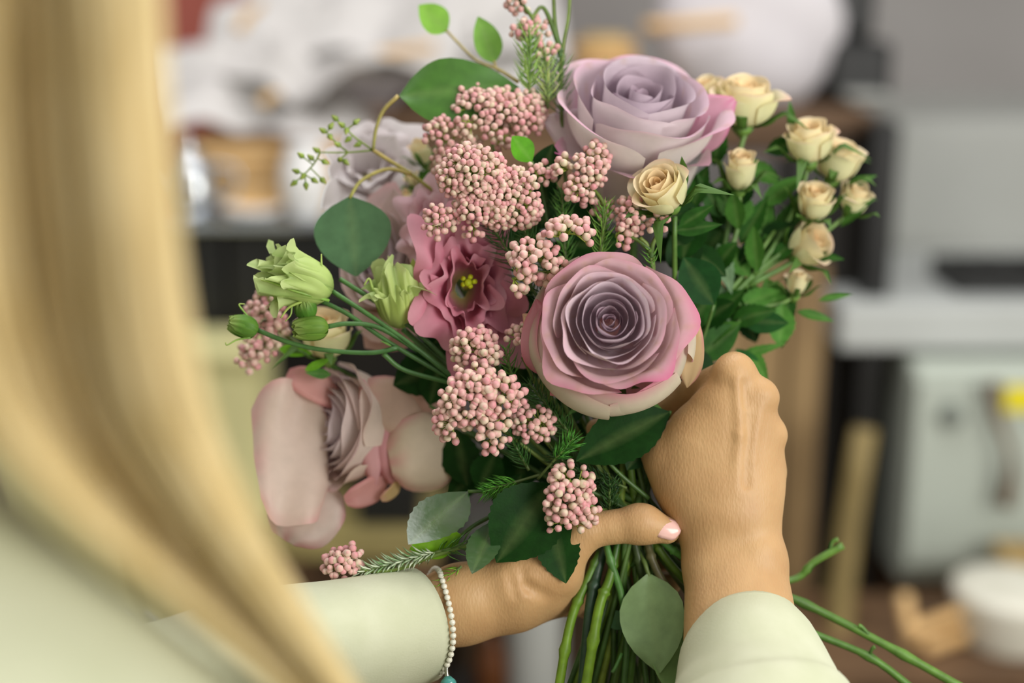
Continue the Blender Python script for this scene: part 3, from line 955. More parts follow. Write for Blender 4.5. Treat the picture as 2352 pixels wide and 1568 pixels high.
def needles(acc, P0, P1, n=70, ln=48, w=3.0, spread=.9, col=S(70, 120, 48), col2=S(110, 165, 60), seed=0, bendv=None, stemr=3.6, stemcol=S(96, 116, 60), start=0.05, lean=.75):
    """a sprig with needle leaves all round its stem"""
    r = np.random.default_rng(seed)
    pts = [P0, P1] if bendv is None else [P0, bendv, P1]
    p = smooth_path(np.asarray(pts, float), 20)
    v, f = tube_vf(p, [stemr, stemr * .7], 6)
    acc.add(v, f, stemcol)
    for k in range(n):
        s = lerp(start, 1.0, (k + .5) / n)
        i = min(int(s * 19), 18)
        q = lerp(p[i], p[i + 1], s * 19 - i)
        tn = norm(p[i + 1] - p[i])
        a = k * 2.4
        x = norm(np.cross(tn, [.2, .3, .9])); y = np.cross(tn, x)
        rad = x * math.cos(a) + y * math.sin(a)
        L = ln * r.uniform(.7, 1.15) * (1 if s < .9 else .7)
        d = norm(tn * lean + rad * spread + r.normal(0, .08, 3))
        e = q + d * L + tn * L * .18
        m = q + d * L * .5 + rad * L * .02
        sd = norm(np.cross(d, [0.1, 0.05, 1.0])) * w * .5
        up = norm(np.cross(sd, d)) * w * .35
        V = np.array([q - sd * .6, q + up * .6, q + sd * .6, m - sd, m + up, m + sd, e])
        c = lerp(np.asarray(col), np.asarray(col2), r.uniform(0, 1))
        acc.add(V, [[0, 1, 4, 3], [1, 2, 5, 4], [3, 4, 6], [4, 5, 6], [2, 0, 3, 5], [5, 3, 6]], c)


def rice_flower(label, blobs, stems, needs=(), seed=0, sz=9.2, extra=None):
    """blobs: (x,y,z,rx,ry[,tilt[,dens]]); stems: polylines; needs: needle sprigs"""
    b0 = blobs[0]
    t = thing('rice_flower_sprig', label, 'flower', W(b0[0], b0[1], b0[2] - 30), 'rice flower sprigs in the bouquet')
    acc = Acc()
    for k, b in enumerate(blobs):
        cluster(acc, t, b[:3], b[3], b[4], tilt=b[5] if len(b) > 5 else 0, dens=b[6] if len(b) > 6 else 1, seed=seed * 31 + k, sz=sz,
                base=stems[0][0] if len(b) > 7 and b[7] else None)
    acc.build('branchlets', M_STEM, t)['kind'] = 'stuff'
    for s in stems:
        stem(t, s, [4.2, 5.0, 7.0], S(110, 130, 58), S(60, 92, 40))
    if needs:
        a2 = Acc()
        for k, q in enumerate(needs):
            needles(a2, q[0], q[1], seed=seed * 7 + k, **(q[2] if len(q) > 2 else {}))
        a2.build('needle_leaves', M_NEEDLE, t)['kind'] = 'stuff'
    return t


# ------------------------------------------------------------------ the bouquet
GRIP = np.array([1450, 1215, -78.0])
def grip(k):
    """a place in the bound bundle"""
    a = k * 2.4; q = 44 * math.sqrt(((k * 7) % 23 + .5) / 23)
    return GRIP + np.array([q * 1.35 * math.cos(a), 0, q * math.sin(a)])


def through(head, k, low, mid=None, dz=0):
    g = grip(k)
    h = np.asarray(head, float)
    m = lerp(h, g, .5) + np.array([0, 0, -40]) if mid is None else np.asarray(mid, float)
    return [h, m, g + np.array([0, -45, 0]), g + np.array([0, 25, 0]), np.asarray(low, float)]


PAL_ROSE = (LAVD, S(210, 192, 200), S(224, 184, 190), MAG, S(218, 212, 188))
PAL_PALE = (S(176, 156, 168), S(206, 190, 200), S(230, 208, 216), S(220, 110, 166), S(226, 218, 212))
PAL_LOW = (S(214, 196, 206), S(226, 212, 214), S(232, 212, 206), S(216, 150, 158), S(228, 212, 198))
PAL_SPRAY = (S(240, 210, 164), S(240, 224, 184), S(238, 230, 194), S(240, 190, 178), S(232, 232, 186))
gr = 'large roses in the bouquet'

# 1 main rose
t = thing('rose', 'large mauve rose with pink edges in front of the right hand', 'flower', W(1405, 800, 60), gr)
rose(t, (1396, 764, 10), (.05, .22, 1), 182, 165, 27, PAL_ROSE, 3, roll=.6, tab=dict(h=[.84, .94, 1.0, .90, .68], half=[140, 104, 74, 62, 56], lip=[0, .01, .05, .11, .19], z0=.68, belly=[1.05, 1.08, 1.06, 1.04, 1.04], pw=.95))
# the pale cup of outer petals below the rim
fr = frame((0.02, .36, 1), .2)
for k, (th, hf, sc) in enumerate(((-1.85, 1.05, .96), (-.85, .95, .945), (-2.75, .95, .99), (.3, .8, .98), (1.4, .8, .96), (2.6, .85, 1.02))):
    P, tt, uu, shp = petal_local(th, hf, [(14, -40), (196 * sc, -60), (230 * sc, 30), (160 * sc, 92)], 5 + 4 * (k % 2), notch=.10, cusp=.02, spiral=.04 * (-1) ** k, ruf=3, rufk=4, rufp=k, nu=23, nv=15, base=.6)
    c, b = rose_col(1.0, tt, uu, 77 + k, PAL_ROSE)
    petal_obj(t, P, shp, fr, (1404, 784, -6), c, b)
for (B, T, hw, c) in (((1290, 800, 20), (1202, 722, 50), 40, S(220, 206, 150)), ((1578, 890, -10), (1600, 726, 30), 30, S(222, 192, 146)), ((1262, 872, 0), (1232, 690, 60), 54, S(222, 160, 172)), ((1300, 880, 10), (1268, 905, 60), 30, S(218, 150, 150))):
    leaf(t, B, T, hw, (0, .1, 1), .1, .15, 'round', c, c, veins=False, mat=M_PETAL, name='petal', wave=.06, cup=.2, roll=.2, rim=S(206, 110, 130))
stem(t, through((1410, 880, 0), 0, (1310, 1600, -60), (1440, 1010, -50)), [9, 9, 10], S(60, 96, 40), S(120, 150, 50), 3)
sx = Acc()
for k in range(5):
    a = k * 2 * PI / 5 - 1.2
    B = np.array([1408 + 40 * math.cos(a), 895 - 14 * math.sin(a), -10 + 20 * math.sin(a)])
    leaf(t, B, B + np.array([90 * math.cos(a), 60 + 20 * math.sin(a), -20]), 16, (0, -.3, 1), shape='sepal', c=S(70, 110, 50), name='sepal', nt=9, nu=3)

# 2 upper rose
t = thing('rose', 'large pale lilac rose tilted upward at the top of the bouquet', 'flower', W(1450, 380, -140), gr)
rose(t, (1444, 372, -230), (0.20, 1.0, .64), 218, 235, 17, PAL_PALE, 14, roll=1.2, tab=dict(h=[.84, .93, .96, .86, .74], lip=[0, .02, .06, .12, .18], belly=[1.1, 1.08, 1.04, 1.02, 1.0], z0=.45))
fr = frame((0.10, 1.0, .62), 0)
for k, (th, hf, rr, hh) in enumerate(((-1.75, .75, 165, 205), (-.7, .6, 160, 190), (-2.7, .6, 165, 200), (.4, .6, 160, 150), (1.7, .7, 160, 150))):
    P, tt, uu, shp = petal_local(th, hf, [(24, -150), (140, -130), (150, 20), (rr, hh * .5)], 30, ruf=4, rufk=4, rufp=k, nu=15, nv=11)
    c, b = rose_col(.9, tt, uu, 177 + k, PAL_PALE)
    petal_obj(t, P, shp, fr, (1446, 368, -240), c, b)
for (B, T, hw, n_, c, rm) in (((1400, 350, -230), (1250, 272, -170), 62, (-.5, .6, 1), S(226, 212, 214), S(222, 196, 208)), ((1560, 330, -250), (1684, 228, -190), 66, (.4, .5, 1), S(228, 176, 196), S(206, 84, 146))):
    leaf(t, B, T, hw, n_, .1, .0, 'fan2', c, S(214, 130, 168), veins=False, mat=M_PETAL, name='petal', wave=.04, cup=.2, roll=.15, rim=rm, nt=19, nu=13)
stem(t, through((1455, 480, -270), 1, (1345, 1600, -90), (1450, 800, -190)), [10, 9, 10], S(60, 96, 40), S(150, 170, 60), 3)

# 3 lower left rose, wide open, its heart turned to the left
OUT['square'] = [.50, .78, .92, .98, 1, 1, 1, .97, .88, .62]
OUT['fan'] = [.30, .55, .76, .90, .98, 1, .98, .92, .78, .40]
t = thing('rose', 'large blush rose at the lower left, its lilac heart turned sideways', 'flower', W(960, 1000, -230), gr)
AX3 = (-.86, .06, .50)
rose(t, (892, 985, -300), AX3, 182, 178, 22, PAL_LOW, 23, roll=.4, tab=dict(h=[.98, 1.0, 1.0, .95, .86], lip=[0, .01, .04, .10, .16], z0=.5), ruf=.012, fmax=.86)
FP = lambda B, T, hw, nrm, c, cb=None, **k: leaf(t, B, T, hw, nrm, k.get('bend', .12), k.get('fold', .05), k.get('shape', 'fan'), c, c if cb is None else cb, veins=False, mat=M_PETAL, name='petal', wave=k.get('wave', .06), curl=k.get('curl', .1), nt=23, nu=17, cup=k.get('cup', .22), roll=k.get('roll', .30), rim=k.get('rim', S(216, 146, 150)))
FP((752, 1045, -215), (590, 1040, -150), 172, (-.20, .2, 1), S(224, 204, 190), S(226, 204, 190), bend=.05, curl=.16, cup=.10, roll=.08, wave=.10, shape='square', rim=S(234, 180, 178))
FP((770, 1000, -275), (650, 930, -235), 100, (-.2, .4, 1), S(226, 198, 194), bend=.15, wave=.08)
FP((770, 1120, -220), (650, 1226, -150), 92, (-.1, .55, 1), S(228, 210, 200), bend=.12, cup=.05, wave=.10, roll=.2)
FP((790, 930, -240), (664, 856, -210), 38, (-.1, .5, 1), S(228, 172, 166), bend=.2)
FP((862, 1118, -190), (838, 872, -150), 30, (.2, .0, 1), S(222, 170, 172), S(216, 158, 160), bend=.12, cup=-.5, shape='round')
FP((900, 1112, -200), (872, 905, -160), 30, (.5, .0, 1), S(212, 152, 156), S(216, 158, 160), bend=.12, cup=-.5, shape='round')
FP((1020, 1005, -250), (872, 1010, -170), 104, (.45, .05, 1), S(218, 180, 170), S(216, 168, 160), bend=.28, curl=.3, cup=-.3, roll=.5)
FP((1020, 980, -250), (835, 905, -150), 72, (.2, .25, 1), S(214, 186, 166), bend=.24, cup=-.25)
FP((1070, 1015, -240), (905, 1056, -150), 92, (.25, -.1, 1), S(218, 204, 180), bend=.2, cup=-.12, roll=.2)
FP((1060, 960, -255), (950, 845, -190), 72, (.25, .2, 1), S(212, 172, 158), bend=.2, cup=-.25)
FP((890, 1100, -230), (800, 1150, -150), 32, (.1, -.3, 1), S(216, 160, 156), bend=.2)
FP((920, 1105, -230), (880, 1146, -160), 16, (.1, -.4, 1), S(200, 178, 124), bend=.14)
stem(t, through((1010, 1000, -300), 2, (1560, 1600, -40), (1200, 1120, -220)), [10, 9, 10], S(60, 96, 40), S(96, 130, 50), 2)

# 5 pale rose behind the round eucalyptus leaf
t = thing('rose', 'pale blush rose behind the round eucalyptus leaf', 'flower', W(880, 580, -300), gr)
rose(t, (905, 610, -330), (-.35, .35, 1), 128, 130, 16, PAL_LOW, 41, fmin=.2, squash=np.array([.85, 1.35, 1]))
for (B, T, hw, c) in (((930, 690, -300), (905, 435, -240), 70, S(214, 192, 186)), ((900, 700, -300), (800, 640, -240), 50, S(216, 198, 192)), ((930, 720, -300), (840, 800, -240), 70, S(206, 168, 156)), ((880, 560, -320), (800, 470, -270), 50, S(222, 196, 190))):
    leaf(t, B, T, hw, (-.1, .1, 1), .16, .25, 'round', c, c, veins=False, mat=M_PETAL, name='petal', wave=.05)
stem(t, through((960, 720, -330), 4, (1500, 1620, -120), (1180, 980, -240)), [10, 9, 10], S(60, 96, 40), S(80, 110, 46), 2)

# --- lisianthus
def frill(root, ctr, axis, R, H, n, col, colb, seed, squash=None, roll=0, rufa=.11, fmin=.15, rimc=None, name='petal'):
    r = np.random.default_rng(seed); fr = frame(axis, roll)
    for i in range(n):
        f = lerp(fmin, 1, i / max(1, n - 1))
        th = i * 2.39996
        rr = R * (.18 + .72 * f)
        hh = H * (1 - .3 * f * f)
        prof = [(R * .12, 0), (R * .38 + rr * .2, .2 * H), (rr * .75, .75 * hh), (rr, hh)]
        P, t, u, shp = petal_local(th, math.radians(lerp(100, 66, f)), prof, R * .26 * f, ruf=R * rufa * (.5 + .7 * f), rufk=r.uniform(6, 10), rufp=r.uniform(0, 6), notch=r.uniform(.08, .16), cusp=0, nu=45, base=.5, nv=11, skew=r.uniform(-.08, .08))
        v = r.uniform(.86, 1.12)
        C = np.ones((len(t), 3)) * np.asarray(col) * v
        C = lerp(C, np.asarray(rimc if rimc is not None else lerp(np.asarray(col), np.array([1, 1, 1.]), .35)), np.clip((t - .72) * 2.6, 0, .85)[:, None] * (.6 + .4 * np.sin(9 * u + i))[:, None])
        C = lerp(C, S(176, 180, 96), (np.clip(.22 - t, 0, .22) * 4)[:, None])
        petal_obj(root, P, shp, fr, ctr, np.clip(C, 0, 1), np.clip(np.ones((len(t), 3)) * np.asarray(colb) * v, 0, 1), name, squash)


t = thing('lisianthus', 'deep pink ruffled lisianthus with a green centre beside the mauve rose', 'flower', W(1060, 660, -60), 'lisianthus in the bouquet')
frill(t, (1060, 662, -110), (.22, .05, 1), 132, 90, 11, S(206, 128, 148), S(210, 144, 160), 5, squash=np.array([.95, 1.5, 1]), rimc=S(230, 176, 188), rufa=.15)
a = Acc()
for k in range(5):
    q = k * 1.257
    add_tube(a, [(1072, 655, -95), (1074 + 5 * math.cos(q), 650 + 5 * math.sin(q), -70), (1076 + 16 * math.cos(q), 646 + 12 * math.sin(q), -48)], [4, 4, 6], 6, 6, S(150, 170, 30), S(190, 200, 30))
add_tube(a, [(1070, 658, -110), (1076, 648, -40)], [11, 8], 5, 8, S(110, 150, 20), S(176, 190, 30))
a.build('stamens', M_STEM, t)
stem(t, through((1075, 720, -150), 5, (1440, 1610, -70), (1230, 980, -180)), [8, 8, 9], S(70, 105, 45), S(90, 130, 50), 2)
t = thing('lisianthus', 'pale pink ruffled lisianthus peeping out behind the deep pink one', 'flower', W(985, 510, -160), 'lisianthus in the bouquet')
frill(t, (1005, 525, -190), (-.25, .25, 1), 92, 70, 8, S(222, 180, 188), S(224, 188, 194), 6, squash=np.array([.9, 1.15, 1]), rufa=.13)
stem(t, through((1010, 560, -210), 6, (1420, 1610, -110), (1200, 900, -200)), [8, 8, 9], S(70, 105, 45), S(70, 100, 45), 2)
t = thing('lisianthus', 'white lisianthus at the back behind the seeded twig', 'flower', W(850, 390, -380), 'lisianthus in the bouquet')
frill(t, (862, 405, -410), (-.2, .6, 1), 118, 85, 9, S(226, 216, 216), S(230, 222, 222), 7, rufa=.08, rimc=S(240, 236, 236))
for (B, T, hw, c) in (((850, 420, -380), (740, 480, -330), 52, S(232, 226, 226)), ((870, 400, -400), (905, 310, -340), 58, S(232, 224, 224)), ((860, 420, -380), (870, 500, -320), 46, S(224, 200, 200)), ((850, 400, -400), (830, 310, -350), 46, S(230, 222, 224))):
    leaf(t, B, T, hw, (-.1, .3, 1), .12, .15, 'round', c, c, veins=False, mat=M_PETAL, name='petal', wave=.12)
stem(t, through((880, 440, -430), 7, (1380, 1610, -120), (1150, 820, -300)), [8, 8, 9], S(70, 105, 45), S(70, 100, 45), 2)

# green half open lisianthus and its buds: one branch
def greenbloom(t, B, axis, L, R, n, seed, c=S(190, 212, 128)):
    r = np.random.default_rng(seed); fr = frame(axis, r.uniform(0, 6))
    for i in range(n):
        f = i / (n - 1)
        rr = R * lerp(.35, 1, f); hh = L * lerp(1.0, .82, f) * r.uniform(.8, 1.08)
        prof = [(R * .12, 0), (R * .95, L * .08), (R * .9, L * .5), (rr * .9, hh)]
        P, tt, u, shp = petal_local(i * 2.4 + r.uniform(-.2, .2), math.radians(lerp(80, 50, f)), prof, R * .55 * f * r.uniform(.4, 1.3), ruf=R * .26, rufk=r.uniform(8, 12), rufp=r.uniform(0, 6), notch=.32, cusp=r.uniform(0, .12), nu=31, nv=11)
        C = np.ones((len(tt), 3)) * c * r.uniform(.9, 1.1)
        C = lerp(C, S(206, 220, 160), np.clip((tt - .6) * 1.8, 0, .8)[:, None])
        C = lerp(C, S(112, 150, 60), (np.clip(1 - np.abs(u) * 6, 0, 1) * .5)[:, None])
        C = lerp(C, S(104, 150, 62), np.clip(.3 - tt, 0, .3)[:, None] * 2.2)
        petal_obj(t, P, shp, fr, B, C, C, 'petal')


def curl_sepal(t, pts, r0, c=S(120, 165, 70)):
    a = Acc(); add_tube(a, pts, [r0, r0 * .8, r0 * .5], 14, 6, c, S(170, 190, 100)); a.build('sepal', M_STEM, t)


t = thing('lisianthus_branch', 'half open green lisianthus with three buds on thin stems', 'flower', W(900, 760, -40), 'lisianthus in the bouquet')
greenbloom(t, (764, 664, -30), (-1, .26, .25), 185, 64, 10, 3)
curl_sepal(t, [(745, 650, -5), (739, 610, 5), (738, 583, 5)], 3)
curl_sepal(t, [(755, 690, -10), (690, 672, 30), (620, 648, 36), (588, 640, 30)], 4)
curl_sepal(t, [(700, 690, 10), (665, 705, 20), (645, 730, 16)], 4, S(150, 175, 80))
def budpod(t, B, axis, L, R, seed, c=S(110, 158, 62)):
    r = np.random.default_rng(seed); fr = frame(axis, r.uniform(0, 6))
    for i in range(6):
        prof = [(R * .2, 0), (R * 1.1, L * .05), (R * 1.15, L * .6), (R * lerp(.2, .5, i / 5), L * .9)]
        P, tt, u, shp = petal_local(i * 2.4, 1.0, prof, 0, ruf=R * .12, rufk=11, rufp=i, notch=.3, nu=15, nv=9, cusp=0, spiral=.06)
        C = np.ones((len(tt), 3)) * c * r.uniform(.85, 1.1)
        C = lerp(C, S(70, 118, 44), (np.clip(np.sin(u * 9) - .4, 0, 1) * .6)[:, None])
        C = lerp(C, S(186, 206, 120), np.clip((tt - .7) * 2.5, 0, .8)[:, None])
        petal_obj(t, P, shp, fr, B, C, C, 'bud_petal')
budpod(t, (592, 758, -30), (-1, .28, .2), 78, 29, 1)
budpod(t, (754, 752, -10), (-1, -.06, .15), 92, 31, 2, S(126, 166, 66))
budpod(t, (708, 728, -25), (-.25, .75, .6), 62, 28, 3, S(96, 150, 54))
curl_sepal(t, [(572, 730, -20), (552, 705, -14), (550, 698, -12), (562, 698, -10)], 2.4)
curl_sepal(t, [(575, 775, -20), (545, 780, -16), (522, 792, -12), (518, 786, -12)], 2.6)
curl_sepal(t, [(690, 690, 0), (672, 700, 6), (668, 722, 6), (655, 738, 6)], 2.6)
for pts in ([(762, 668, -30), (850, 725, -26), (950, 795, -30), (1040, 866, -50)], [(735, 690, -36), (800, 722, -30), (900, 790, -36), (1040, 872, -60)],
            [(752, 750, -12), (800, 743, -14), (870, 752, -24), (960, 805, -36)], [(590, 757, -30), (660, 785, -16), (740, 803, -12), (850, 810, -16), (915, 798, -20)],
            [(780, 640, -60), (870, 698, -60), (960, 765, -60), (1050, 850, -70)], [(880, 812, -26), (930, 850, -40), (1040, 880, -60)]):
    stem(t, pts, [6, 5.5, 6], S(72, 112, 56), S(56, 96, 46), n=18)
leaf(t, (900, 795, -18), (872, 782, -10), 6, (0, 1, .5), shape='lance', c=S(90, 130, 60), nt=7, nu=3)
stem(t, through((1040, 870, -60), 8, (1400, 1610, -60), (1220, 1030, -120)), [9, 8, 9], S(56, 96, 46), S(90, 120, 50), 1)
t = thing('lisianthus_branch', 'upright half open green lisianthus beside the deep pink flower', 'flower', W(918, 745, -70), 'lisianthus in the bouquet')
greenbloom(t, (925, 752, -90), (-.16, 1, .25), 165, 62, 9, 9, S(182, 200, 112))
curl_sepal(t, [(880, 700, -60), (858, 668, -50), (848, 640, -44), (836, 655, -44)], 4, S(160, 190, 100))
leaf(t, (955, 650, -80), (948, 592, -60), 14, (0, 0, 1), shape='lance', c=S(176, 196, 104), nt=9, nu=3, mat=M_PETAL, name='petal', veins=False)
stem(t, through((925, 755, -95), 9, (1470, 1610, -130), (1180, 980, -160)), [7, 8, 9], S(72, 112, 56), S(70, 100, 45), 1)

# --- spray roses
def spray_bloom(root, ctr, axis, R, H, n, seed, open_=1.0, pal=PAL_SPRAY, sep=True):
    r = np.random.default_rng(seed)
    fr = frame(axis)
    a = Acc()
    base = np.array(ctr, float)
    ax = np.array([fr[2][0], -fr[2][1], fr[2][2]])
    add_tube(a, [base - ax * H * .32, base - ax * H * .12, base + ax * H * .06], [4, R * .32, R * .3], 8, 9, S(110, 140, 62), S(90, 130, 56))
    b = a.build('bloom', M_STEM, root)
    rose(b, ctr, axis, R, H, n, pal, seed, roll=r.uniform(0, 6), opening=open_, tab=dict(h=[.82, .95, 1.0, .95, .85], lip=[0, .02, .06, .16, .22], belly=[1.2, 1.15, 1.15, 1.1, 1.05]))
    if sep:
        for k in range(5):
            th = k * 1.2566 + r.uniform(-.2, .2)
            P, tt, u, shp = petal_local(th, .30, [(R * .2, -H * .02), (R * .95, 0), (R * 1.08, H * .35), (R * 1.1, H * r.uniform(.5, .85))], R * r.uniform(0, .7), notch=.85, cusp=.1, spiral=0, nu=5, nv=8, base=.9)
            C = np.ones((len(tt), 3)) * S(86, 124, 54)
            petal_obj(b, P, shp, fr, ctr, C, C * .9, 'sepal')
    return b


def leafy(root, items, mat=None):
    for it in items:
        B, T, hw = it[:3]
        kw = dict(it[3]) if len(it) > 3 else {}
        kw.setdefault('mat', mat)
        leaf(root, B, T, hw, **kw)


gs = 'spray rose branches in the bouquet'
t = thing('spray_rose_branch', 'peach spray rose in front of the tilted lilac rose', 'flower', W(1520, 470, -40), gs)
spray_bloom(t, (1540, 470, -30), (-.42, .70, .75), 74, 100, 16, 50, 1.0)
stem(t, through((1550, 498, -50), 10, (1370, 1610, -90), (1540, 800, -170)), [6, 7, 9], S(80, 116, 50), S(140, 160, 60), 2)
leafy(t, [((1560, 520, -90), (1640, 470, -80), 20, dict(c=DKG, shape='lance')), ((1545, 530, -90), (1660, 515, -90), 18, dict(c=DKG, shape='lance'))])

t = thing('spray_rose_branch', 'branch with two cream spray roses and a peach one behind the lilac rose', 'flower', W(1690, 560, -260), gs)
spray_bloom(t, (1706, 285, -300), (.1, 1, .35), 82, 108, 15, 51, 1.05)
spray_bloom(t, (1632, 240, -330), (-.2, 1, .4), 46, 66, 10, 52, 1.0)
spray_bloom(t, (1698, 432, -240), (.1, 1, .5), 50, 92, 13, 53, .85)
for pts in ([(1722, 285, -302), (1700, 345, -300), (1680, 480, -280), (1655, 620, -250)], [(1635, 250, -330), (1650, 350, -320), (1675, 480, -285)], [(1698, 440, -242), (1695, 520, -250), (1660, 620, -250)]):
    stem(t, pts, [6, 6, 7], S(110, 142, 70), S(76, 112, 50), n=18)
stem(t, through((1655, 620, -250), 11, (1600, 1640, -160), (1560, 900, -200)), [8, 8, 9], S(76, 112, 50), S(80, 110, 46), 2)
t = thing('spray_rose_branch', 'long branch of cream pink spray roses reaching furthest to the right', 'flower', W(1700, 640, -260), gs)
for k, (c, ax, R, H, n, op) in enumerate((((1858, 368, -300), (.0, 1, .45), 66, 96, 14, 1.0), ((1912, 410, -340), (.35, 1, .35), 66, 92, 14, 1.0), ((1866, 498, -280), (.15, .9, .55), 56, 82, 13, .9),
                                          ((1952, 486, -330), (.35, .85, .4), 54, 72, 9, .8), ((1826, 580, -300), (.75, .45, .55), 62, 88, 12, 1.0), ((1826, 676, -280), (.25, 1, .35), 40, 60, 8, .7))):
    spray_bloom(t, c, ax, R, H, n, 60 + k, op)
J = (1720, 640, -260)
for pts in ([(1858, 372, -302), (1840, 440, -300), (1800, 530, -290), (1740, 620, -265)], [(1912, 415, -342), (1890, 470, -335), (1810, 560, -300), (1740, 620, -265)], [(1866, 502, -282), (1820, 560, -285), (1730, 630, -262)],
            [(1950, 490, -332), (1900, 530, -320), (1820, 600, -290), (1720, 655, -262)], [(1826, 582, -302), (1770, 610, -285), (1710, 660, -262)], [(1826, 680, -282), (1780, 700, -275), (1690, 700, -262)],
            [(1780, 530, -290), (1700, 640, -262), (1640, 700, -250)], [(1640, 690, -240), (1655, 710, -240), (1690, 695, -255)]):
    stem(t, pts, [4.5, 5.5, 7], S(104, 138, 62), S(84, 122, 54), n=16)
stem(t, [(1740, 620, -265), (1660, 705, -252), (1590, 800, -210), (1500, 1000, -150), GRIP + [30, -40, -20], GRIP + [40, 20, -10], (1640, 1440, -70)], [7, 8, 9], S(84, 122, 54), S(96, 110, 60), 3)
fol = []
r = np.random.default_rng(21)
for (x, y, z, ang, L, hw, c) in ((1640, 380, -300, 80, 110, 24, DKG), (1660, 500, -280, 120, 120, 24, DKG), (1760, 350, -310, 20, 90, 22, DKG), (1790, 420, -310, 150, 120, 26, MIDG), (1750, 470, -300, 35, 120, 24, MIDG),
        (1700, 560, -280, 60, 130, 26, DKG), (1650, 560, -260, -75, 120, 22, GREYG), (1640, 640, -250, -70, 110, 20, GREYG), (1740, 560, -290, 75, 120, 24, MIDG), (1760, 640, -280, -70, 120, 30, MIDG), (1770, 600, -280, 40, 110, 18, DKG),
        (1700, 700, -260, 20, 100, 26, MIDG), (1800, 660, -290, -80, 90, 24, DKG), (1880, 690, -290, 10, 80, 10, MIDG), (1830, 715, -285, -15, 90, 12, MIDG), (1600, 560, -240, 100, 110, 30, DKG), (1590, 480, -240, 70, 110, 28, DKG),
        (1620, 740, -240, 40, 120, 34, DKG), (1600, 800, -230, 30, 120, 30, MIDG), (1680, 740, -250, 15, 110, 28, DKG), (1930, 520, -320, 40, 100, 10, MIDG), (1940, 430, -330, 20, 80, 14, MIDG), (1820, 300, -310, 95, 70, 10, MIDG), (1650, 300, -310, 60, 90, 26, MIDG),
        (1870, 590, -290, -5, 70, 12, DKG), (1720, 800, -240, -60, 90, 18, MIDG), (1690, 820, -240, 15, 120, 12, MIDG), (1580, 700, -230, 80, 120, 34, DKG2), (1610, 620, -250, 120, 100, 36, DKG2)):
    a = math.radians(ang)
    fol.append(((x, y, z), (x + L * math.cos(a), y - L * math.sin(a), z + r.uniform(-30, 40)), hw, dict(c=np.asarray(c) * r.uniform(.85, 1.2), shape='lance', nrm=(r.uniform(-.5, .3), r.uniform(.2, .9), 1), bend=r.uniform(-.1, .15), fold=.25, serr=.06)))
for k in range(34):
    x, y = r.uniform(1570, 1830), r.uniform(430, 800)
    if x + .9 * (y - 430) > 2080 or (x < 1640 and y > 560 and x < 1600): continue
    a = r.uniform(.2, 2.2) if r.uniform() < .7 else r.uniform(3.6, 5.4)
    L = r.uniform(70, 130); z = r.uniform(-330, -230)
    fol.append(((x, y, z), (x + L * math.cos(a), y - L * math.sin(a), z + r.uniform(-30, 30)), r.uniform(20, 34), dict(c=[DKG, MIDG, DKG2][k % 3] * r.uniform(.8, 1.2), shape='rose', nrm=(r.uniform(-.6, .4), r.uniform(.0, .8), 1), bend=r.uniform(-.1, .15), fold=.2, serr=.05)))
leafy(t, fol)
t = thing('spray_rose_branch', 'cream spray rose behind the green buds at the left', 'flower', W(745, 800, -190), gs)
spray_bloom(t, (752, 815, -220), (-.1, .9, .5), 66, 110, 13, 58, 1.0)
leafy(t, [((760, 860, -180), (700, 855, -150), 12, dict(c=MIDG, shape='lance')), ((640, 800, -190), (720, 812, -180), 14, dict(c=BRG, shape='lance')), ((700, 850, -150), (762, 822, -140), 10, dict(c=BRG, shape='lance'))])
stem(t, through((760, 840, -230), 12, (1540, 1620, -30), (1100, 1010, -240)), [6, 7, 8], S(76, 112, 50), S(96, 110, 60), 2)
t = thing('spray_rose_branch', 'small peach buds at the back left of the pink rice flowers', 'flower', W(960, 400, -330), gs)
spray_bloom(t, (975, 375, -330), (-.3, 1, .4), 34, 60, 8, 71, .8)
spray_bloom(t, (958, 425, -300), (-.5, .6, .5), 24, 40, 7, 72, .7)
spray_bloom(t, (945, 470, -290), (-.3, .7, .5), 24, 42, 7, 73, .7)
leafy(t, [((990, 440, -310), (925, 400, -290), 18, dict(c=BRG, shape='lance')), ((1000, 460, -310), (930, 440, -290), 16, dict(c=MIDG, shape='lance')), ((1010, 420, -310), (960, 395, -300), 20, dict(c=MIDG, shape='lance'))])
for pts in ([(975, 380, -332), (1000, 440, -320), (1060, 560, -280)], [(956, 428, -302), (1000, 470, -310), (1060, 560, -280)], [(944, 474, -292), (1000, 510, -300), (1060, 565, -280)]):
    stem(t, pts, [4, 5, 6], S(110, 142, 60), S(76, 112, 50), n=12)
stem(t, through((1060, 560, -280), 13, (1460, 1620, -140), (1250, 860, -240)), [6, 7, 8], S(76, 112, 50), S(90, 120, 50), 1)

# --- rice flower sprigs
rice_flower('wide rosy rice flower head at the back below the big leaf', [(1140, 270, -130, 105, 68, 0, .84), (1035, 335, -140, 64, 74, 0, .84), (1085, 215, -160, 40, 20), (1175, 250, -150, 78, 48), (1060, 375, -130, 60, 40)],
            [through((1130, 330, -180), 14, (1360, 1620, -100), (1250, 760, -220))], seed=1, sz=8.6)
rice_flower('largest pink rice flower head in front at the top', [(1085, 400, 10, 78, 72), (1170, 455, 0, 82, 72), (1010, 505, 20, 32, 32), (1235, 400, -40, 34, 26), (1100, 480, 20, 62, 34), (1085, 520, 10, 24, 14)],
            [through((1120, 460, -60), 15, (1330, 1620, -40), (1240, 860, -150))], [((1240, 690, -90), (1130, 520, -30), dict(n=90, ln=56, col=DKG, col2=S(60, 96, 44))), ((1260, 640, -80), (1200, 520, -40), dict(n=60, ln=50, col=DKG, col2=S(70, 110, 44)))], seed=2, sz=8.3)
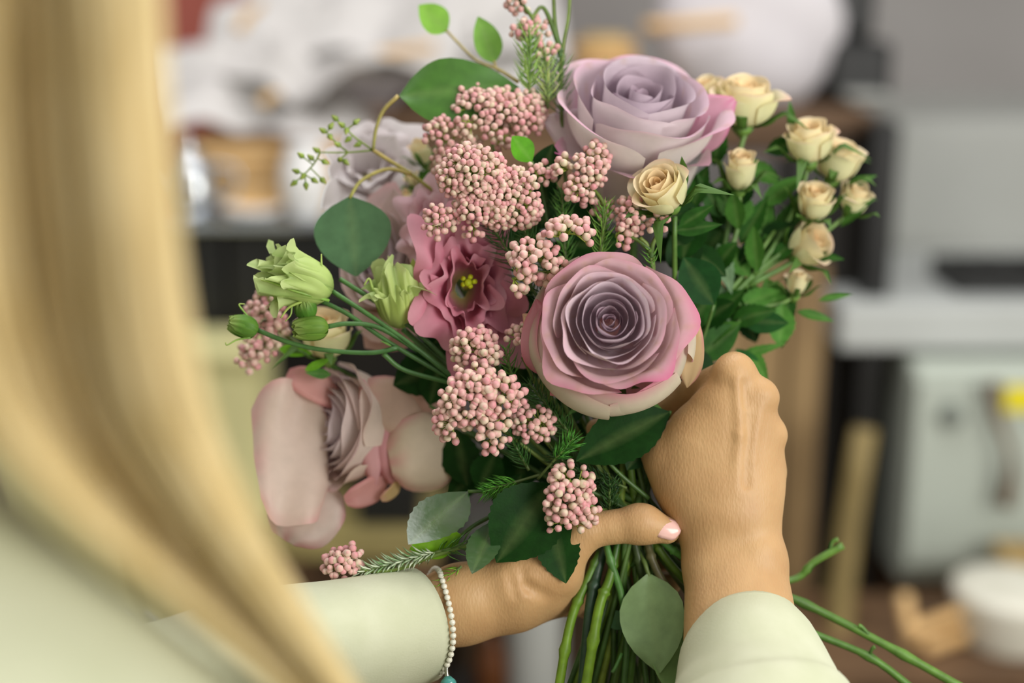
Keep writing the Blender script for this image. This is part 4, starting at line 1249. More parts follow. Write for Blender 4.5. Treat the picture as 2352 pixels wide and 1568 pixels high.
rice_flower('rosy rice flower head standing before the lilac rose', [(1352, 375, -10, 46, 46), (1345, 430, -5, 40, 30), (1302, 385, -20, 24, 22), (1395, 490, -60, 14, 26)],
            [[(1350, 420, -40), (1390, 480, -30), (1378, 600, -50), (1400, 800, -120), grip(16), (1500, 1600, -60)]], [((1378, 600, -45), (1388, 470, -25), dict(n=60, ln=50, col=S(86, 134, 56), col2=S(130, 176, 70))), ((1300, 620, -90), (1290, 440, -70), dict(n=80, ln=44, col=S(60, 110, 44), col2=S(96, 150, 60)))], seed=3, sz=8.8)
rice_flower('cream pink rice flower head above the mauve rose', [(1300, 540, 70, 56, 36, -.2, .9), (1225, 590, 70, 62, 40, -.3, .9), (1180, 640, 80, 32, 48, .2, .9), (1270, 620, 50, 40, 34)],
            [through((1270, 610, 0), 17, (1290, 1620, -50), (1270, 860, -100))], [((1260, 760, -60), (1240, 640, 0), dict(n=30, ln=40, col=DKG, col2=DKG2))], seed=4, sz=10.4)
rice_flower('small pink rice flower sprig just above the mauve rose', [(1455, 500, -10, 36, 42), (1510, 520, -5, 18, 32), (1465, 462, -30, 26, 16), (1415, 545, -20, 26, 18)],
            [[(1470, 545, -10), (1490, 570, -20), (1500, 640, -60), (1470, 900, -120), grip(18), (1420, 1610, -130)], [(1512, 535, -10), (1500, 560, -15), (1495, 590, -25)], [(1420, 540, -20), (1460, 548, -15), (1492, 572, -20)]],
            [((1500, 620, -40), (1490, 570, -15), dict(n=20, ln=36, col=S(86, 140, 56), col2=S(120, 170, 70)))], seed=5, sz=9.0)
rice_flower('tall cream pink rice flower head below the deep pink lisianthus', [(1092, 800, 40, 50, 46, -.4), (1108, 765, 30, 34, 22)],
            [through((1100, 830, 0), 19, (1350, 1620, -60), (1240, 1030, -110))], [((1180, 880, -20), (1160, 800, 10), dict(n=26, ln=44, col=S(66, 116, 40), col2=S(96, 150, 60)))], seed=6, sz=9.4)
rice_flower('broad cream pink rice flower head left of the mauve rose', [(1075, 915, 100, 74, 62), (1150, 910, 95, 60, 52), (1125, 990, 100, 46, 46), (1040, 965, 90, 40, 36), (1090, 865, 90, 48, 24)],
            [through((1120, 960, 20), 20, (1320, 1620, -30), (1280, 1080, -60))], seed=7, sz=10.0)
rice_flower('small shaded rice flower head tucked against the mauve rose', [(1196, 785, 10, 30, 40, .3), (1212, 825, 10, 20, 20)],
            [through((1200, 820, -20), 21, (1390, 1620, -110), (1300, 1000, -90))], seed=8, sz=8.4)
rice_flower('shaded rice flower head under the mauve rose above green needles', [(1222, 970, 10, 46, 38, .4), (1190, 945, 0, 20, 20)],
            [through((1225, 980, -20), 22, (1410, 1620, -90), (1330, 1100, -70))],
            [((1235, 1100, -10), (1318, 1005, 20), dict(n=60, ln=42, col=S(52, 110, 34), col2=S(84, 156, 52), start=.45)), ((1240, 1090, -10), (1112, 1128, 25), dict(n=70, ln=44, col=S(56, 118, 34), col2=S(96, 168, 52), start=.4)),
             ((1215, 1080, -20), (1170, 1000, -10), dict(n=60, ln=50, col=DKG, col2=S(56, 100, 40))), ((1320, 1010, -30), (1215, 880, 0), dict(n=90, ln=54, col=DKG, col2=S(66, 112, 44))),
             ((1390, 1130, -40), (1270, 1040, -10), dict(n=70, ln=46, col=DKG2, col2=S(46, 84, 34))), ((1440, 1120, -30), (1330, 1080, -20), dict(n=80, ln=40, col=DKG2, col2=S(40, 76, 30)))], seed=9, sz=8.8)
rice_flower('lowest pink rice flower head hanging over dark leaves', [(1310, 1105, 80, 48, 34), (1300, 1150, 85, 54, 40), (1305, 1195, 80, 42, 26), (1340, 1170, 70, 24, 34)],
            [through((1320, 1140, 20), 23, (1490, 1620, -20), (1380, 1170, -10))], [((1400, 1190, -30), (1400, 1110, -10), dict(n=60, ln=44, col=DKG2, col2=S(52, 92, 36)))], seed=10, sz=9.6)
rice_flower('dusty rice flower sprig at the far left behind the buds', [(615, 715, -210, 46, 44), (600, 800, -200, 46, 36), (575, 840, -200, 22, 30), (630, 760, -215, 26, 30)],
            [through((640, 760, -240), 24, (1520, 1620, -60), (1050, 1010, -260))], seed=11, sz=9.4)
rice_flower('low rice flower sprig lying across the left white sleeve', [(785, 1305, 30, 36, 40), (800, 1280, 25, 26, 16)],
            [[(800, 1310, 20), (900, 1310, 25), (1000, 1275, 20), (1150, 1235, 0), grip(25), (1560, 1600, -90)]],
            [((815, 1318, 22), (1000, 1268, 22), dict(n=110, ln=48, w=5, col=S(120, 160, 100), col2=S(206, 216, 190), lean=-.9, spread=.8)), ((1000, 1268, 20), (1110, 1240, 10), dict(n=40, ln=44, col=S(56, 96, 40), col2=S(84, 130, 50))), ((1060, 1300, 30), (1000, 1352, 40), dict(n=40, ln=30, col=S(110, 170, 40), col2=S(140, 196, 60)))], seed=12, sz=9.0)
rice_flower('tall rice flower sprig standing at the very top', [(1197, 55, -160, 22, 22), (1190, 0, -165, 24, 14), (1230, 70, -160, 18, 16), (1255, 110, -165, 14, 24, .3, .7), (1290, 170, -340, 36, 60, 0, .25)],
            [[(1230, 70, -165), (1222, 40, -165), (1200, 10, -170), (1185, -30, -170)], [(1310, -40, -175), (1305, 40, -175), (1292, 120, -178), (1290, 250, -180), (1300, 420, -190), (1360, 800, -180), grip(26), (1350, 1610, -120)], [(1270, -30, -175), (1275, 60, -175), (1288, 130, -178)], [(1222, 40, -165), (1250, 20, -170), (1290, 120, -178)]],
            [((1215, 215, -150), (1215, 70, -150), dict(n=90, ln=54, w=4, col=S(96, 140, 70), col2=S(156, 190, 90))), ((1258, 250, -160), (1250, 110, -160), dict(n=80, ln=46, w=4, col=S(110, 150, 80), col2=S(190, 206, 120))), ((1290, 270, -175), (1285, 140, -178), dict(n=60, ln=44, col=S(60, 100, 50), col2=S(90, 130, 60))), ((1330, 230, -350), (1400, 160, -350), dict(n=50, ln=40, col=S(60, 100, 40), col2=S(80, 130, 50)))], seed=13, sz=8.8)

# --- eucalyptus
t = thing('eucalyptus_branch', 'eucalyptus branch with a round leaf, a big leaf and seeds', 'branch', W(940, 400, -170))
TW = S(150, 150, 74)
for pts in ([(1010, 450, -180), (945, 400, -170), (900, 372, -165), (857, 345, -160)], [(857, 345, -160), (864, 295, -158), (882, 252, -155), (915, 220, -152)], [(803, 455, -140), (830, 415, -150), (890, 388, -160), (945, 400, -170)]):
    stem(t, pts, [4, 4.5, 5], TW, S(176, 156, 90), n=14)
stem(t, through((1010, 450, -180), 27, (1310, 1610, -130), (1220, 850, -240)), [6, 7, 8], TW, S(90, 110, 50), 1)
B = leaf(t, (918, 220, -152), (1192, 200, -160), 78, (0.1, .35, 1), .05, .04, 'round', S(70, 116, 40), S(84, 130, 52), mat=M_EUC, nt=21, nu=9, wave=.10, curl=.22)
leaf(t, (804, 452, -140), (818, 634, -120), 90, (-.15, .3, 1), -.04, .05, 'round', S(84, 122, 84), S(110, 140, 100), mat=M_EUC, nt=21, nu=9)
for pts in ([(1190, 188, -200), (1145, 160, -230), (1090, 135, -260), (1025, 70, -300)], [(1150, 163, -230), (1140, 158, -240), (1135, 140, -250)]):
    stem(t, pts, [5, 4, 3], S(176, 160, 96), S(176, 160, 96), n=12)
leaf(t, (1027, 72, -300), (962, 12, -290), 36, (.2, .3, 1), .05, .12, 'round', S(130, 186, 60), S(160, 200, 80), mat=M_EUC)
leaf(t, (1135, 145, -250), (1098, 38, -245), 34, (.3, .2, 1), .05, .15, 'round', S(124, 178, 70), S(150, 190, 80), mat=M_EUC)
seeds = [(770, 272), (785, 287), (818, 280), (742, 300), (758, 314), (776, 332), (800, 320), (822, 332), (692, 357), (714, 362), (727, 345), (746, 372), (681, 393), (697, 404), (703, 426), (722, 414), (741, 414), (781, 366), (794, 372), (676, 420), (760, 290), (796, 300)]
nodes = [((857, 345), (800, 350), (735, 350)), ((857, 345), (815, 315), (790, 290)), ((800, 350), (775, 330), (750, 305)), ((735, 350), (722, 375), (700, 400)), ((800, 350), (785, 362), (780, 368))]
a = Acc()
for nd in nodes:
    add_tube(a, [(x, y, -165) for x, y in nd], [2.6, 1.8], 8, 5, S(120, 140, 60), S(126, 146, 66))
fl = [np.array(q) for nd in nodes for q in smooth_path(np.array(nd, float), 8)]
for x, y in seeds:
    nr = min(fl, key=lambda q: (q[0] - x) ** 2 + (q[1] - y) ** 2)
    add_tube(a, [(nr[0], nr[1], -165), (x, y, -165)], [1.6, 1.8], 4, 5, S(120, 140, 60))
a.build('twig', M_STEM, t)
SEEDM = None
for k, (x, y) in enumerate(seeds):
    nr = min(fl, key=lambda q: (q[0] - x) ** 2 + (q[1] - y) ** 2)
    d = np.array([x - nr[0], y - nr[1], 2.0]); d = d / np.linalg.norm(d)
    p0 = np.array([x, y, -165.0])
    a = Acc(); add_tube(a, [p0 - d * 9, p0, p0 + d * 11], [2, 7.5, 5.5, 1.5], 9, 8, S(96, 126, 44), S(150, 166, 70))
    a.build('seed', M_STEM, t)
t = thing('eucalyptus_sprig', 'pale green eucalyptus leaves hanging among the cut stems', 'branch', W(1500, 1320, -30))
leaf(t, (1490, 1318, -25), (1515, 1545, 10), 76, (-.2, .4, 1), .08, .12, 'round', S(140, 170, 116), S(130, 160, 104), mat=M_EUC, nt=19, nu=9, wave=.06)
leaf(t, (1525, 1400, -35), (1590, 1640, -10), 66, (.2, .4, 1), .08, .1, 'round', S(132, 166, 104), S(126, 156, 100), mat=M_EUC)
stem(t, [grip(28), (1475, 1280, -40), (1490, 1320, -28), (1520, 1400, -40), (1540, 1620, -60)], [6, 5, 4], S(96, 120, 60), S(110, 130, 70), n=16)
leaf(t, (1430, 1445, -60), (1405, 1400, -50), 22, (0, .3, 1), shape='round', c=S(96, 140, 96), mat=M_EUC)

# --- rose foliage
gf = 'leafy sprigs in the bouquet'
def sprig(label, leaves, stems_, mat=None, cat='leaf sprig'):
    t = thing('leaf_sprig', label, cat, W(*leaves[0][0]), gf)
    leafy(t, leaves, mat)
    for s in stems_:
        stem(t, s, [4, 5, 6], S(70, 100, 44), S(60, 90, 40), n=16)
    return t
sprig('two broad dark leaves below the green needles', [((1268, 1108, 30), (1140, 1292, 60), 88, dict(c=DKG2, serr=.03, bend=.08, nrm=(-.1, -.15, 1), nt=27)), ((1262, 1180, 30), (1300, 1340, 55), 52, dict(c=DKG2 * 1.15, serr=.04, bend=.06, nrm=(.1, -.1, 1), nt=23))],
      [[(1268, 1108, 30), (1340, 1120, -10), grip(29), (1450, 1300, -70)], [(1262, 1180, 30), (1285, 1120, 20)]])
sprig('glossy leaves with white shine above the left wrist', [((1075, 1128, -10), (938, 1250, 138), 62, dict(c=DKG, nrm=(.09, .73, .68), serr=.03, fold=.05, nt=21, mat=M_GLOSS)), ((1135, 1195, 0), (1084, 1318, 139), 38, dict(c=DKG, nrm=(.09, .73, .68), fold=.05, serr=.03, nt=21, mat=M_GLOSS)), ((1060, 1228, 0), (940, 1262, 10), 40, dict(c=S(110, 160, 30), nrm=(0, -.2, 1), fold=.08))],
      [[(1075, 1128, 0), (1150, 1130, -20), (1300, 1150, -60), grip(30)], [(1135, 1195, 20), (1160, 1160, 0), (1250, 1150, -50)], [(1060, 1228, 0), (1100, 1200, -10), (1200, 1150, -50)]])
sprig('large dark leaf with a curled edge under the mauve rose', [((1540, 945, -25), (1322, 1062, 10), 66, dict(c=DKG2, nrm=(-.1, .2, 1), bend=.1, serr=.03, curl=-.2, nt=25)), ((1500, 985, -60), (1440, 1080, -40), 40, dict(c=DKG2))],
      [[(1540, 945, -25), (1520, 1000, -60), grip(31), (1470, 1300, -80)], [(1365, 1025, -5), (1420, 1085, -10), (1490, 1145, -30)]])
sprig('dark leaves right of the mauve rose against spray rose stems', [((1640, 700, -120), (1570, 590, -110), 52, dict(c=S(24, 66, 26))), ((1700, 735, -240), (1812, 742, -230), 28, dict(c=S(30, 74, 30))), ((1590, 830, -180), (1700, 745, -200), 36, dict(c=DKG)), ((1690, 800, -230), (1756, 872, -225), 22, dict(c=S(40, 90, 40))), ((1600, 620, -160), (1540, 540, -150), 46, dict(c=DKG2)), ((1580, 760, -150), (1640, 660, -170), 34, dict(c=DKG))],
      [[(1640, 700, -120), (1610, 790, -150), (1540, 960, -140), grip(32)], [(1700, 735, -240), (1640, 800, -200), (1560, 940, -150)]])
sprig('bright green leaf peeping between pink rice flowers and lilac rose', [((1222, 372, -60), (1176, 312, -50), 30, dict(c=S(84, 150, 30), nrm=(.2, .4, 1))), ((1240, 440, -110), (1270, 330, -100), 40, dict(c=DKG2)), ((1260, 470, -120), (1220, 380, -110), 40, dict(c=DKG2))],
      [[(1222, 372, -60), (1250, 470, -110), (1300, 800, -170), grip(33)]])
# inner foliage filling the gaps
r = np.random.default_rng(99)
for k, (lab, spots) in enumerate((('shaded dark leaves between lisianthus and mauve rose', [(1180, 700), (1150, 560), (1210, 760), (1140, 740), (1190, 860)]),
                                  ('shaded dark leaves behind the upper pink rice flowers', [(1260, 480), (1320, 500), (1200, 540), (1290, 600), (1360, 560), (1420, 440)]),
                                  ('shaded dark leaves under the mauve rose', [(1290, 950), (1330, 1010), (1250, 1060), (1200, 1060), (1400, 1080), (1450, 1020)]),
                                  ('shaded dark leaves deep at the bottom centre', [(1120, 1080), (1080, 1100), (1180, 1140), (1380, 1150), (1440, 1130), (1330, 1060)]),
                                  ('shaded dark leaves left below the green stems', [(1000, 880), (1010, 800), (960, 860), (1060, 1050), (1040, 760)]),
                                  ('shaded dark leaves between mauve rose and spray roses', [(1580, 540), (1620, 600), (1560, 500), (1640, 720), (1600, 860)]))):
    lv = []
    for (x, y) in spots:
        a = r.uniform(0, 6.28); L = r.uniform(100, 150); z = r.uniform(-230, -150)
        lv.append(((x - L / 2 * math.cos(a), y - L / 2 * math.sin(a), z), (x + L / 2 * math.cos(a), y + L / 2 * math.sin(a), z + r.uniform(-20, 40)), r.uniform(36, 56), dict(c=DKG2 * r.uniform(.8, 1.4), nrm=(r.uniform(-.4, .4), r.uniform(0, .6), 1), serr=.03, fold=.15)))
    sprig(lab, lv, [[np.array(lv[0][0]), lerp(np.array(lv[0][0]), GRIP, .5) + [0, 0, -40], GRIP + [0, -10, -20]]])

# --- loose cut stems: the two that run out to the lower right, one cut end pointing up
gst = 'cut stems below the hands'
def cut(label, pts, rad, c, c2, nodes, side=()):
    t = thing('flower_stem', label, 'stem', W(*pts[0]), gst)
    stem(t, pts, rad, c, c2, nodes, n=30)
    for s in side:
        stem(t, s, [4, 5], c, c2, n=8, name='side_shoot')
LIME = S(124, 160, 44)
cut('long green stem running out to the lower right', [GRIP + [10, -30, -40], GRIP + [60, 15, -60], (1640, 1300, -110), (1830, 1378, -130), (2010, 1468, -120), (2230, 1590, -100)], [9, 9, 10], S(60, 92, 40), S(92, 130, 50), 4, [[(2000, 1462, -118), (1980, 1440, -112), (1972, 1436, -110)]])
cut('green stem running below the long one to the right', [GRIP + [10, -30, -30], GRIP + [50, 25, -40], (1620, 1340, -90), (1850, 1446, -110), (2000, 1510, -110), (2120, 1600, -100)], [8, 8, 9], S(60, 92, 40), S(84, 124, 46), 3, [[(1996, 1508, -108), (2003, 1490, -100), (2010, 1485, -98)]])
cut('short cut stem pointing up to the right past the right wrist', [GRIP + [0, -30, -30], GRIP + [60, 30, -70], (1700, 1335, -200), (1822, 1330, -230), (1870, 1290, -230), (1937, 1252, -230)], [8, 8, 9], S(60, 92, 40), S(96, 136, 50), 2, [[(1905, 1268, -230), (1912, 1245, -228), (1925, 1238, -226)]])
cut('lime green cut stem under the left hand, first from the wrist', [(1395, 1230, -60), (1350, 1330, -40), (1310, 1430, -20), (1278, 1610, 10)], [8, 11, 11], DKG, LIME, 3)
cut('lime green cut stem second from the left wrist', [(1420, 1240, -40), (1400, 1330, -20), (1375, 1400, 0), (1340, 1610, 20)], [8, 12, 12], DKG, LIME, 3)
cut('thick dark green stem between the lime green ones', [(1400, 1220, -50), (1375, 1300, -50), (1355, 1400, -20), (1335, 1620, 0)], [12, 13, 13], S(40, 66, 44), S(48, 74, 56), 1)
cut('bright green stem slanting down from the left thumb', [(1385, 1215, -40), (1400, 1280, -20), (1425, 1360, -30), (1440, 1450, -30), (1430, 1610, -20)], [8, 9, 8], S(86, 136, 66), S(60, 92, 40), 2, [[(1428, 1500, -20), (1412, 1535, -10), (1405, 1545, -8)]])
cut('brownish stem slanting right towards the right sleeve', [(1480, 1215, -50), (1500, 1290, -30), (1540, 1360, -30), (1630, 1470, -40)], [9, 10, 10], S(98, 96, 62), S(90, 84, 54), 2)
cut('green stem slanting right beside the brownish one', [(1490, 1215, -70), (1520, 1270, -50), (1580, 1340, -60), (1680, 1440, -70)], [9, 10, 10], S(100, 130, 40), S(80, 112, 46), 2)
cut('pale green stem nearest the right wrist', [(1500, 1220, -50), (1545, 1262, -30), (1620, 1310, -70)], [9, 9, 9], S(92, 150, 70), S(92, 150, 70), 1)
cut('dull green stem in the middle of the bundle', [(1450, 1215, -40), (1470, 1300, -50), (1490, 1400, -70), (1500, 1610, -90)], [9, 10, 10], S(58, 76, 40), S(60, 70, 40), 2)
#==PERSON==
# ------------------------------------------------------------------ the person
def surface_nets(D, org, h):
    n = np.array(D.shape)
    ins = D < 0
    corners = [(i, j, k) for i in (0, 1) for j in (0, 1) for k in (0, 1)]
    def sl(A, c):
        return A[c[0]:n[0] - 1 + c[0], c[1]:n[1] - 1 + c[1], c[2]:n[2] - 1 + c[2]]
    pos = np.zeros((n[0] - 1, n[1] - 1, n[2] - 1, 3)); cnt = np.zeros(pos.shape[:3])
    for a in corners:
        for b in corners:
            if sum(b) - sum(a) == 1 and all(q >= p for p, q in zip(a, b)):
                m = sl(ins, a) != sl(ins, b)
                da, db = sl(D, a), sl(D, b)
                t = np.where(m, da / np.where(m, da - db, 1), 0)
                for ax in range(3):
                    pos[..., ax] += np.where(m, a[ax] + (b[ax] - a[ax]) * t, 0)
                cnt += m
    act = cnt > 0
    idx = -np.ones(act.shape, int); idx[act] = np.arange(act.sum())
    base = np.stack(np.nonzero(act), 1)
    V = org + h * (base + pos[act] / cnt[act][:, None])
    Fs = []
    for ax in range(3):
        u, v = (ax + 1) % 3, (ax + 2) % 3
        A = np.take(ins, range(n[ax] - 1), ax); B = np.take(ins, range(1, n[ax]), ax)
        I = np.stack(np.nonzero(A != B), 1)
        ok = (I[:, u] > 0) & (I[:, v] > 0) & (I[:, u] < n[u] - 1) & (I[:, v] < n[v] - 1)
        I = I[ok]; sgn = A[tuple(I.T)]
        def at(du, dv):
            J = I.copy(); J[:, u] -= du; J[:, v] -= dv
            return idx[tuple(J.T)]
        q = np.stack([at(0, 0), at(1, 0), at(1, 1), at(0, 1)], 1)
        q[~sgn] = q[~sgn][:, ::-1]
        Fs.append(q)
    return V, np.vstack(Fs)


def sdf_mesh(prims, h, pad=None):
    """prims: (a, b, ra, rb, k) round cones blended softly; k<0 carves"""
    P = np.array([np.r_[p[0]] for p in prims] + [np.r_[p[1]] for p in prims], float)
    R = max(max(p[2], p[3]) for p in prims)
    lo = P.min(0) - R - 4 * h; hi = P.max(0) + R + 4 * h
    n = np.ceil((hi - lo) / h).astype(int) + 1
    D = np.full(n, 1e3 * h)
    ax = [lo[i] + h * np.arange(n[i]) for i in range(3)]
    for a, b, ra, rb, k in prims:
        a = np.array(a, float); b = np.array(b, float)
        kk = abs(k); m = max(ra, rb) + kk + 3 * h
        i0 = np.maximum(0, np.floor((np.minimum(a, b) - m - lo) / h).astype(int))
        i1 = np.minimum(n, np.ceil((np.maximum(a, b) + m - lo) / h).astype(int) + 1)
        X = np.stack(np.meshgrid(*[ax[i][i0[i]:i1[i]] for i in range(3)], indexing='ij'), -1)
        ba = b - a
        t = np.clip(((X - a) @ ba) / (ba @ ba + 1e-9), 0, 1)
        d = np.linalg.norm(X - a - t[..., None] * ba, axis=-1) - (ra + (rb - ra) * t)
        S_ = tuple(slice(i0[i], i1[i]) for i in range(3))
        E = D[S_]
        if k >= 0:
            hh = np.clip(kk - np.abs(E - d), 0, None) / (kk + 1e-9)
            D[S_] = np.minimum(E, d) - hh * hh * kk * .25
        else:
            d = -d
            hh = np.clip(kk - np.abs(E - d), 0, None) / (kk + 1e-9)
            D[S_] = np.maximum(E, d) + hh * hh * kk * .25
    return surface_nets(D, lo, h)


def to_v(w):
    w = np.asarray(w, float) - CAM
    d = w @ FWD
    return np.array([(w @ RIGHT) / d * F + IMG_W / 2, -(w @ UP) / d * F + IMG_H / 2, (D0 - d) / S0])


SH_R, SH_L = np.array([-.150, .325, 1.206]), np.array([-.44, .40, 1.235])
EL_R, EL_L = np.array([.085, .455, 1.02]), np.array([-.30, .63, 1.05])
NECK = np.array([-.28, .37, 1.31]); HEAD = np.array([-.225, .42, 1.485])
per = thing('person', 'person with long blond hair and cream shirt, arranging the bouquet with both hands', 'person', (-.28, .37, 0))

# right hand and forearm, view units
eR = to_v(EL_R)
RH = [
    ((1700, 1560, 150), tuple(lerp(np.array([1700, 1560, 150]), eR, .5)), 96, 100, 20),
    ((1640, 1290, 0), (1655, 1560, 120), 66, 88, 40), ((1735, 1285, 0), (1765, 1560, 120), 68, 92, 60),
    ((1690, 1290, 10), (1710, 1500, 100), 70, 84, 40),
    ((1640, 1290, 0), (1655, 1130, 0), 66, 66, 40), ((1725, 1290, 0), (1725, 1140, -5), 64, 62, 40),
    ((1748, 1275, 28), (1752, 1290, 24), 48, 50, 30),                                    # ulna head
    ((1645, 1170, 0), (1688, 862, 12), 64, 47, 50), ((1680, 1180, 8), (1744, 915, 4), 64, 42, 50),
    ((1710, 1180, 0), (1765, 1000, -24), 58, 40, 50), ((1722, 1180, -8), (1762, 1085, -48), 54, 37, 50),
    ((1600, 1180, -20), (1540, 1060, -42), 58, 58, 60), ((1610, 1020, -20), (1640, 940, -14), 66, 52, 60), ((1590, 1110, -30), (1600, 1000, -40), 70, 62, 60),
    # knuckles
    ((1686, 852, 18), (1688, 858, 18), 44, 44, 14), ((1750, 908, 14), (1752, 912, 12), 37, 37, 14), ((1773, 996, -14), (1775, 1000, -16), 32, 32, 12), ((1770, 1082, -42), (1771, 1086, -44), 29, 29, 12),
    # fingers wrapped round the stems
    ((1688, 862, 8), (1596, 900, -105), 45, 38, 16), ((1596, 900, -105), (1510, 965, -180), 37, 33, 10), ((1510, 965, -180), (1450, 1010, -190), 32, 26, 10),
    ((1744, 915, 0), (1672, 950, -140), 40, 37, 10), ((1672, 950, -140), (1580, 1000, -215), 36, 32, 8), ((1580, 1000, -215), (1510, 1040, -205), 31, 26, 8),
    ((1765, 1000, -26), (1690, 1025, -165), 37, 34, 10), ((1690, 1025, -165), (1600, 1060, -225), 33, 30, 8), ((1600, 1060, -225), (1535, 1080, -205), 29, 25, 8),
    ((1762, 1085, -50), (1690, 1100, -160), 33, 29, 10), ((1690, 1100, -160), (1620, 1120, -205), 28, 25, 8), ((1620, 1120, -205), (1565, 1130, -185), 24, 21, 8),
    # thumb
    ((1540, 1055, -42), (1486, 1000, -70), 52, 40, 24), ((1486, 1000, -70), (1425, 985, -84), 38, 34, 12), ((1425, 985, -84), (1370, 985, -92), 33, 24, 12),
    # tendons and veins on the back of the hand
    ((1692, 870, 58), (1700, 1000, 62), 5, 5, 20), ((1700, 1000, 62), (1690, 1130, 64), 5, 6, 24),
    ((1748, 930, 42), (1722, 1060, 56), 4, 5, 18), ((1722, 1060, 56), (1700, 1170, 66), 5, 5, 20), ((1768, 1010, 10), (1745, 1110, 38), 4, 4, 16),
    ((1640, 1000, 44), (1665, 1110, 58), 4, 4, 16),
    ((1712, 880, 66), (1716, 930, 66), 7, 6, -12),
    ((1726, 960, 72), (1716, 1110, 82), 8, 8, -16),
]
eL = to_v(EL_L)
LH = [
    ((820, 1445, 0), tuple(lerp(np.array([820, 1445, 0]), eL, .8)), 76, 80, 20),
    ((840, 1440, 0), (1060, 1390, -20), 76, 84, 20), ((1060, 1370, -20), (1180, 1345, -20), 74, 70, 40), ((1060, 1410, -30), (1180, 1385, -40), 66, 62, 40),
    ((1180, 1345, -20), (1280, 1320, -40), 72, 56, 40), ((1180, 1380, -40), (1310, 1360, -100), 62, 52, 40),
    ((1200, 1340, -10), (1270, 1310, -10), 58, 54, 40), ((1270, 1310, -6), (1345, 1222, 10), 50, 42, 30),                         # thumb metacarpal
    ((1345, 1218, 8), (1465, 1203, 14), 40, 41, 16), ((1465, 1203, 14), (1478, 1204, 16), 47, 46, 12), ((1478, 1204, 14), (1532, 1218, 16), 44, 31, 14),
    ((1290, 1290, -60), (1350, 1250, -100), 44, 34, 30), ((1240, 1360, -40), (1260, 1365, -34), 40, 36, 24),
    # fingers behind the stems
    ((1330, 1262, -110), (1400, 1235, -180), 36, 32, 16), ((1400, 1235, -180), (1490, 1220, -190), 31, 28, 10), ((1490, 1220, -190), (1560, 1225, -150), 27, 23, 10),
    ((1325, 1305, -115), (1400, 1295, -190), 36, 32, 14), ((1400, 1295, -190), (1500, 1285, -200), 31, 28, 10), ((1500, 1285, -200), (1570, 1285, -155), 27, 23, 10),
    ((1320, 1345, -110), (1395, 1352, -185), 35, 31, 14), ((1395, 1352, -185), (1485, 1345, -195), 30, 27, 10), ((1485, 1345, -195), (1545, 1340, -155), 26, 22, 10),
    ((1310, 1380, -100), (1375, 1400, -165), 31, 27, 14), ((1375, 1400, -165), (1440, 1398, -175), 26, 23, 10), ((1440, 1398, -175), (1490, 1392, -150), 22, 19, 10),
    # fold at the thumb base
    ((1192, 1290, 66), (1212, 1345, 62), 8, 8, -22), ((1212, 1345, 62), (1262, 1378, 42), 8, 7, -22), ((1166, 1300, 70), (1184, 1366, 66), 7, 6, -20),
    ((1215, 1325, 40), (1285, 1350, 10), 9, 9, 16),
]
vr, fr_ = sdf_mesh(RH, 5.0)
vl, fl_ = sdf_mesh(LH, 5.0)
fwd = norm(np.array([.35, .85, -.25])); side = norm(np.cross(fwd, [0, 0, 1])); upv = np.cross(side, fwd)
def hd(a, b, c): return HEAD + side * a + fwd * b + upv * c
HIP = np.array([-.28, .38, .93])
BODY = [
    (NECK + [0, 0, .0], HEAD + [0, 0, -.05], .052, .05, .03),
    (hd(0, -.015, .03), hd(0, .0, .035), .088, .086, .02), (hd(0, .03, -.03), hd(0, .055, -.075), .068, .04, .05), (hd(0, -.03, -.01), hd(0, .02, .0), .078, .078, .03),
    (hd(0, .092, .01), hd(0, .112, -.022), .009, .013, .012), (hd(-.02, .088, -.058), hd(.02, .088, -.058), .008, .008, .01), (hd(-.018, .086, -.068), hd(.018, .086, -.068), .008, .008, .008),
    (hd(-.033, .098, .012), hd(-.03, .098, .012), .012, .012, -.012), (hd(.033, .098, .012), hd(.03, .098, .012), .012, .012, -.012),
    (hd(.086, -.005, .01), hd(.088, -.01, -.02), .014, .010, .008), (hd(-.086, -.005, .01), hd(-.088, -.01, -.02), .014, .010, .008),
    (NECK, SH_R, .055, .045, .05), (NECK, SH_L, .055, .045, .05), (NECK + [0, 0, -.06], HIP + [0, 0, .12], .105, .095, .08), (SH_R + [-.05, 0, -.06], HIP + [.05, 0, .15], .07, .07, .06), (SH_L + [.05, 0, -.06], HIP + [-.05, 0, .15], .07, .07, .06),
    (HIP + [-.08, 0, 0], HIP + [.08, 0, 0], .105, .105, .08), (HIP + [.09, 0, -.03], HIP + [.095, .02, -.44], .085, .055, .04), (HIP + [-.09, 0, -.03], HIP + [-.095, .02, -.44], .085, .055, .04),
    (HIP + [.095, .02, -.44], HIP + [.10, -.02, -.85], .05, .036, .02), (HIP + [-.095, .02, -.44], HIP + [-.10, -.02, -.85], .05, .036, .02),
    (HIP + [.10, -.03, -.885], HIP + [.11, .12, -.90], .038, .028, .02), (HIP + [-.10, -.03, -.885], HIP + [-.11, .12, -.90], .038, .028, .02),
    (SH_R, EL_R, .042, .036, .04), (SH_L, EL_L, .042, .036, .04),
]
vb, fb = sdf_mesh(BODY, .0085)
nR, nL = len(vr), len(vl)
allv = np.vstack([Wv(vr), Wv(vl), vb])
# the view space is mirrored in y, so the hands' faces turn round once more
allf = np.vstack([fr_[:, ::-1], fl_[:, ::-1] + nR, fb + nR + nL])
mesh('body', allv, allf, M_SKIN, per)
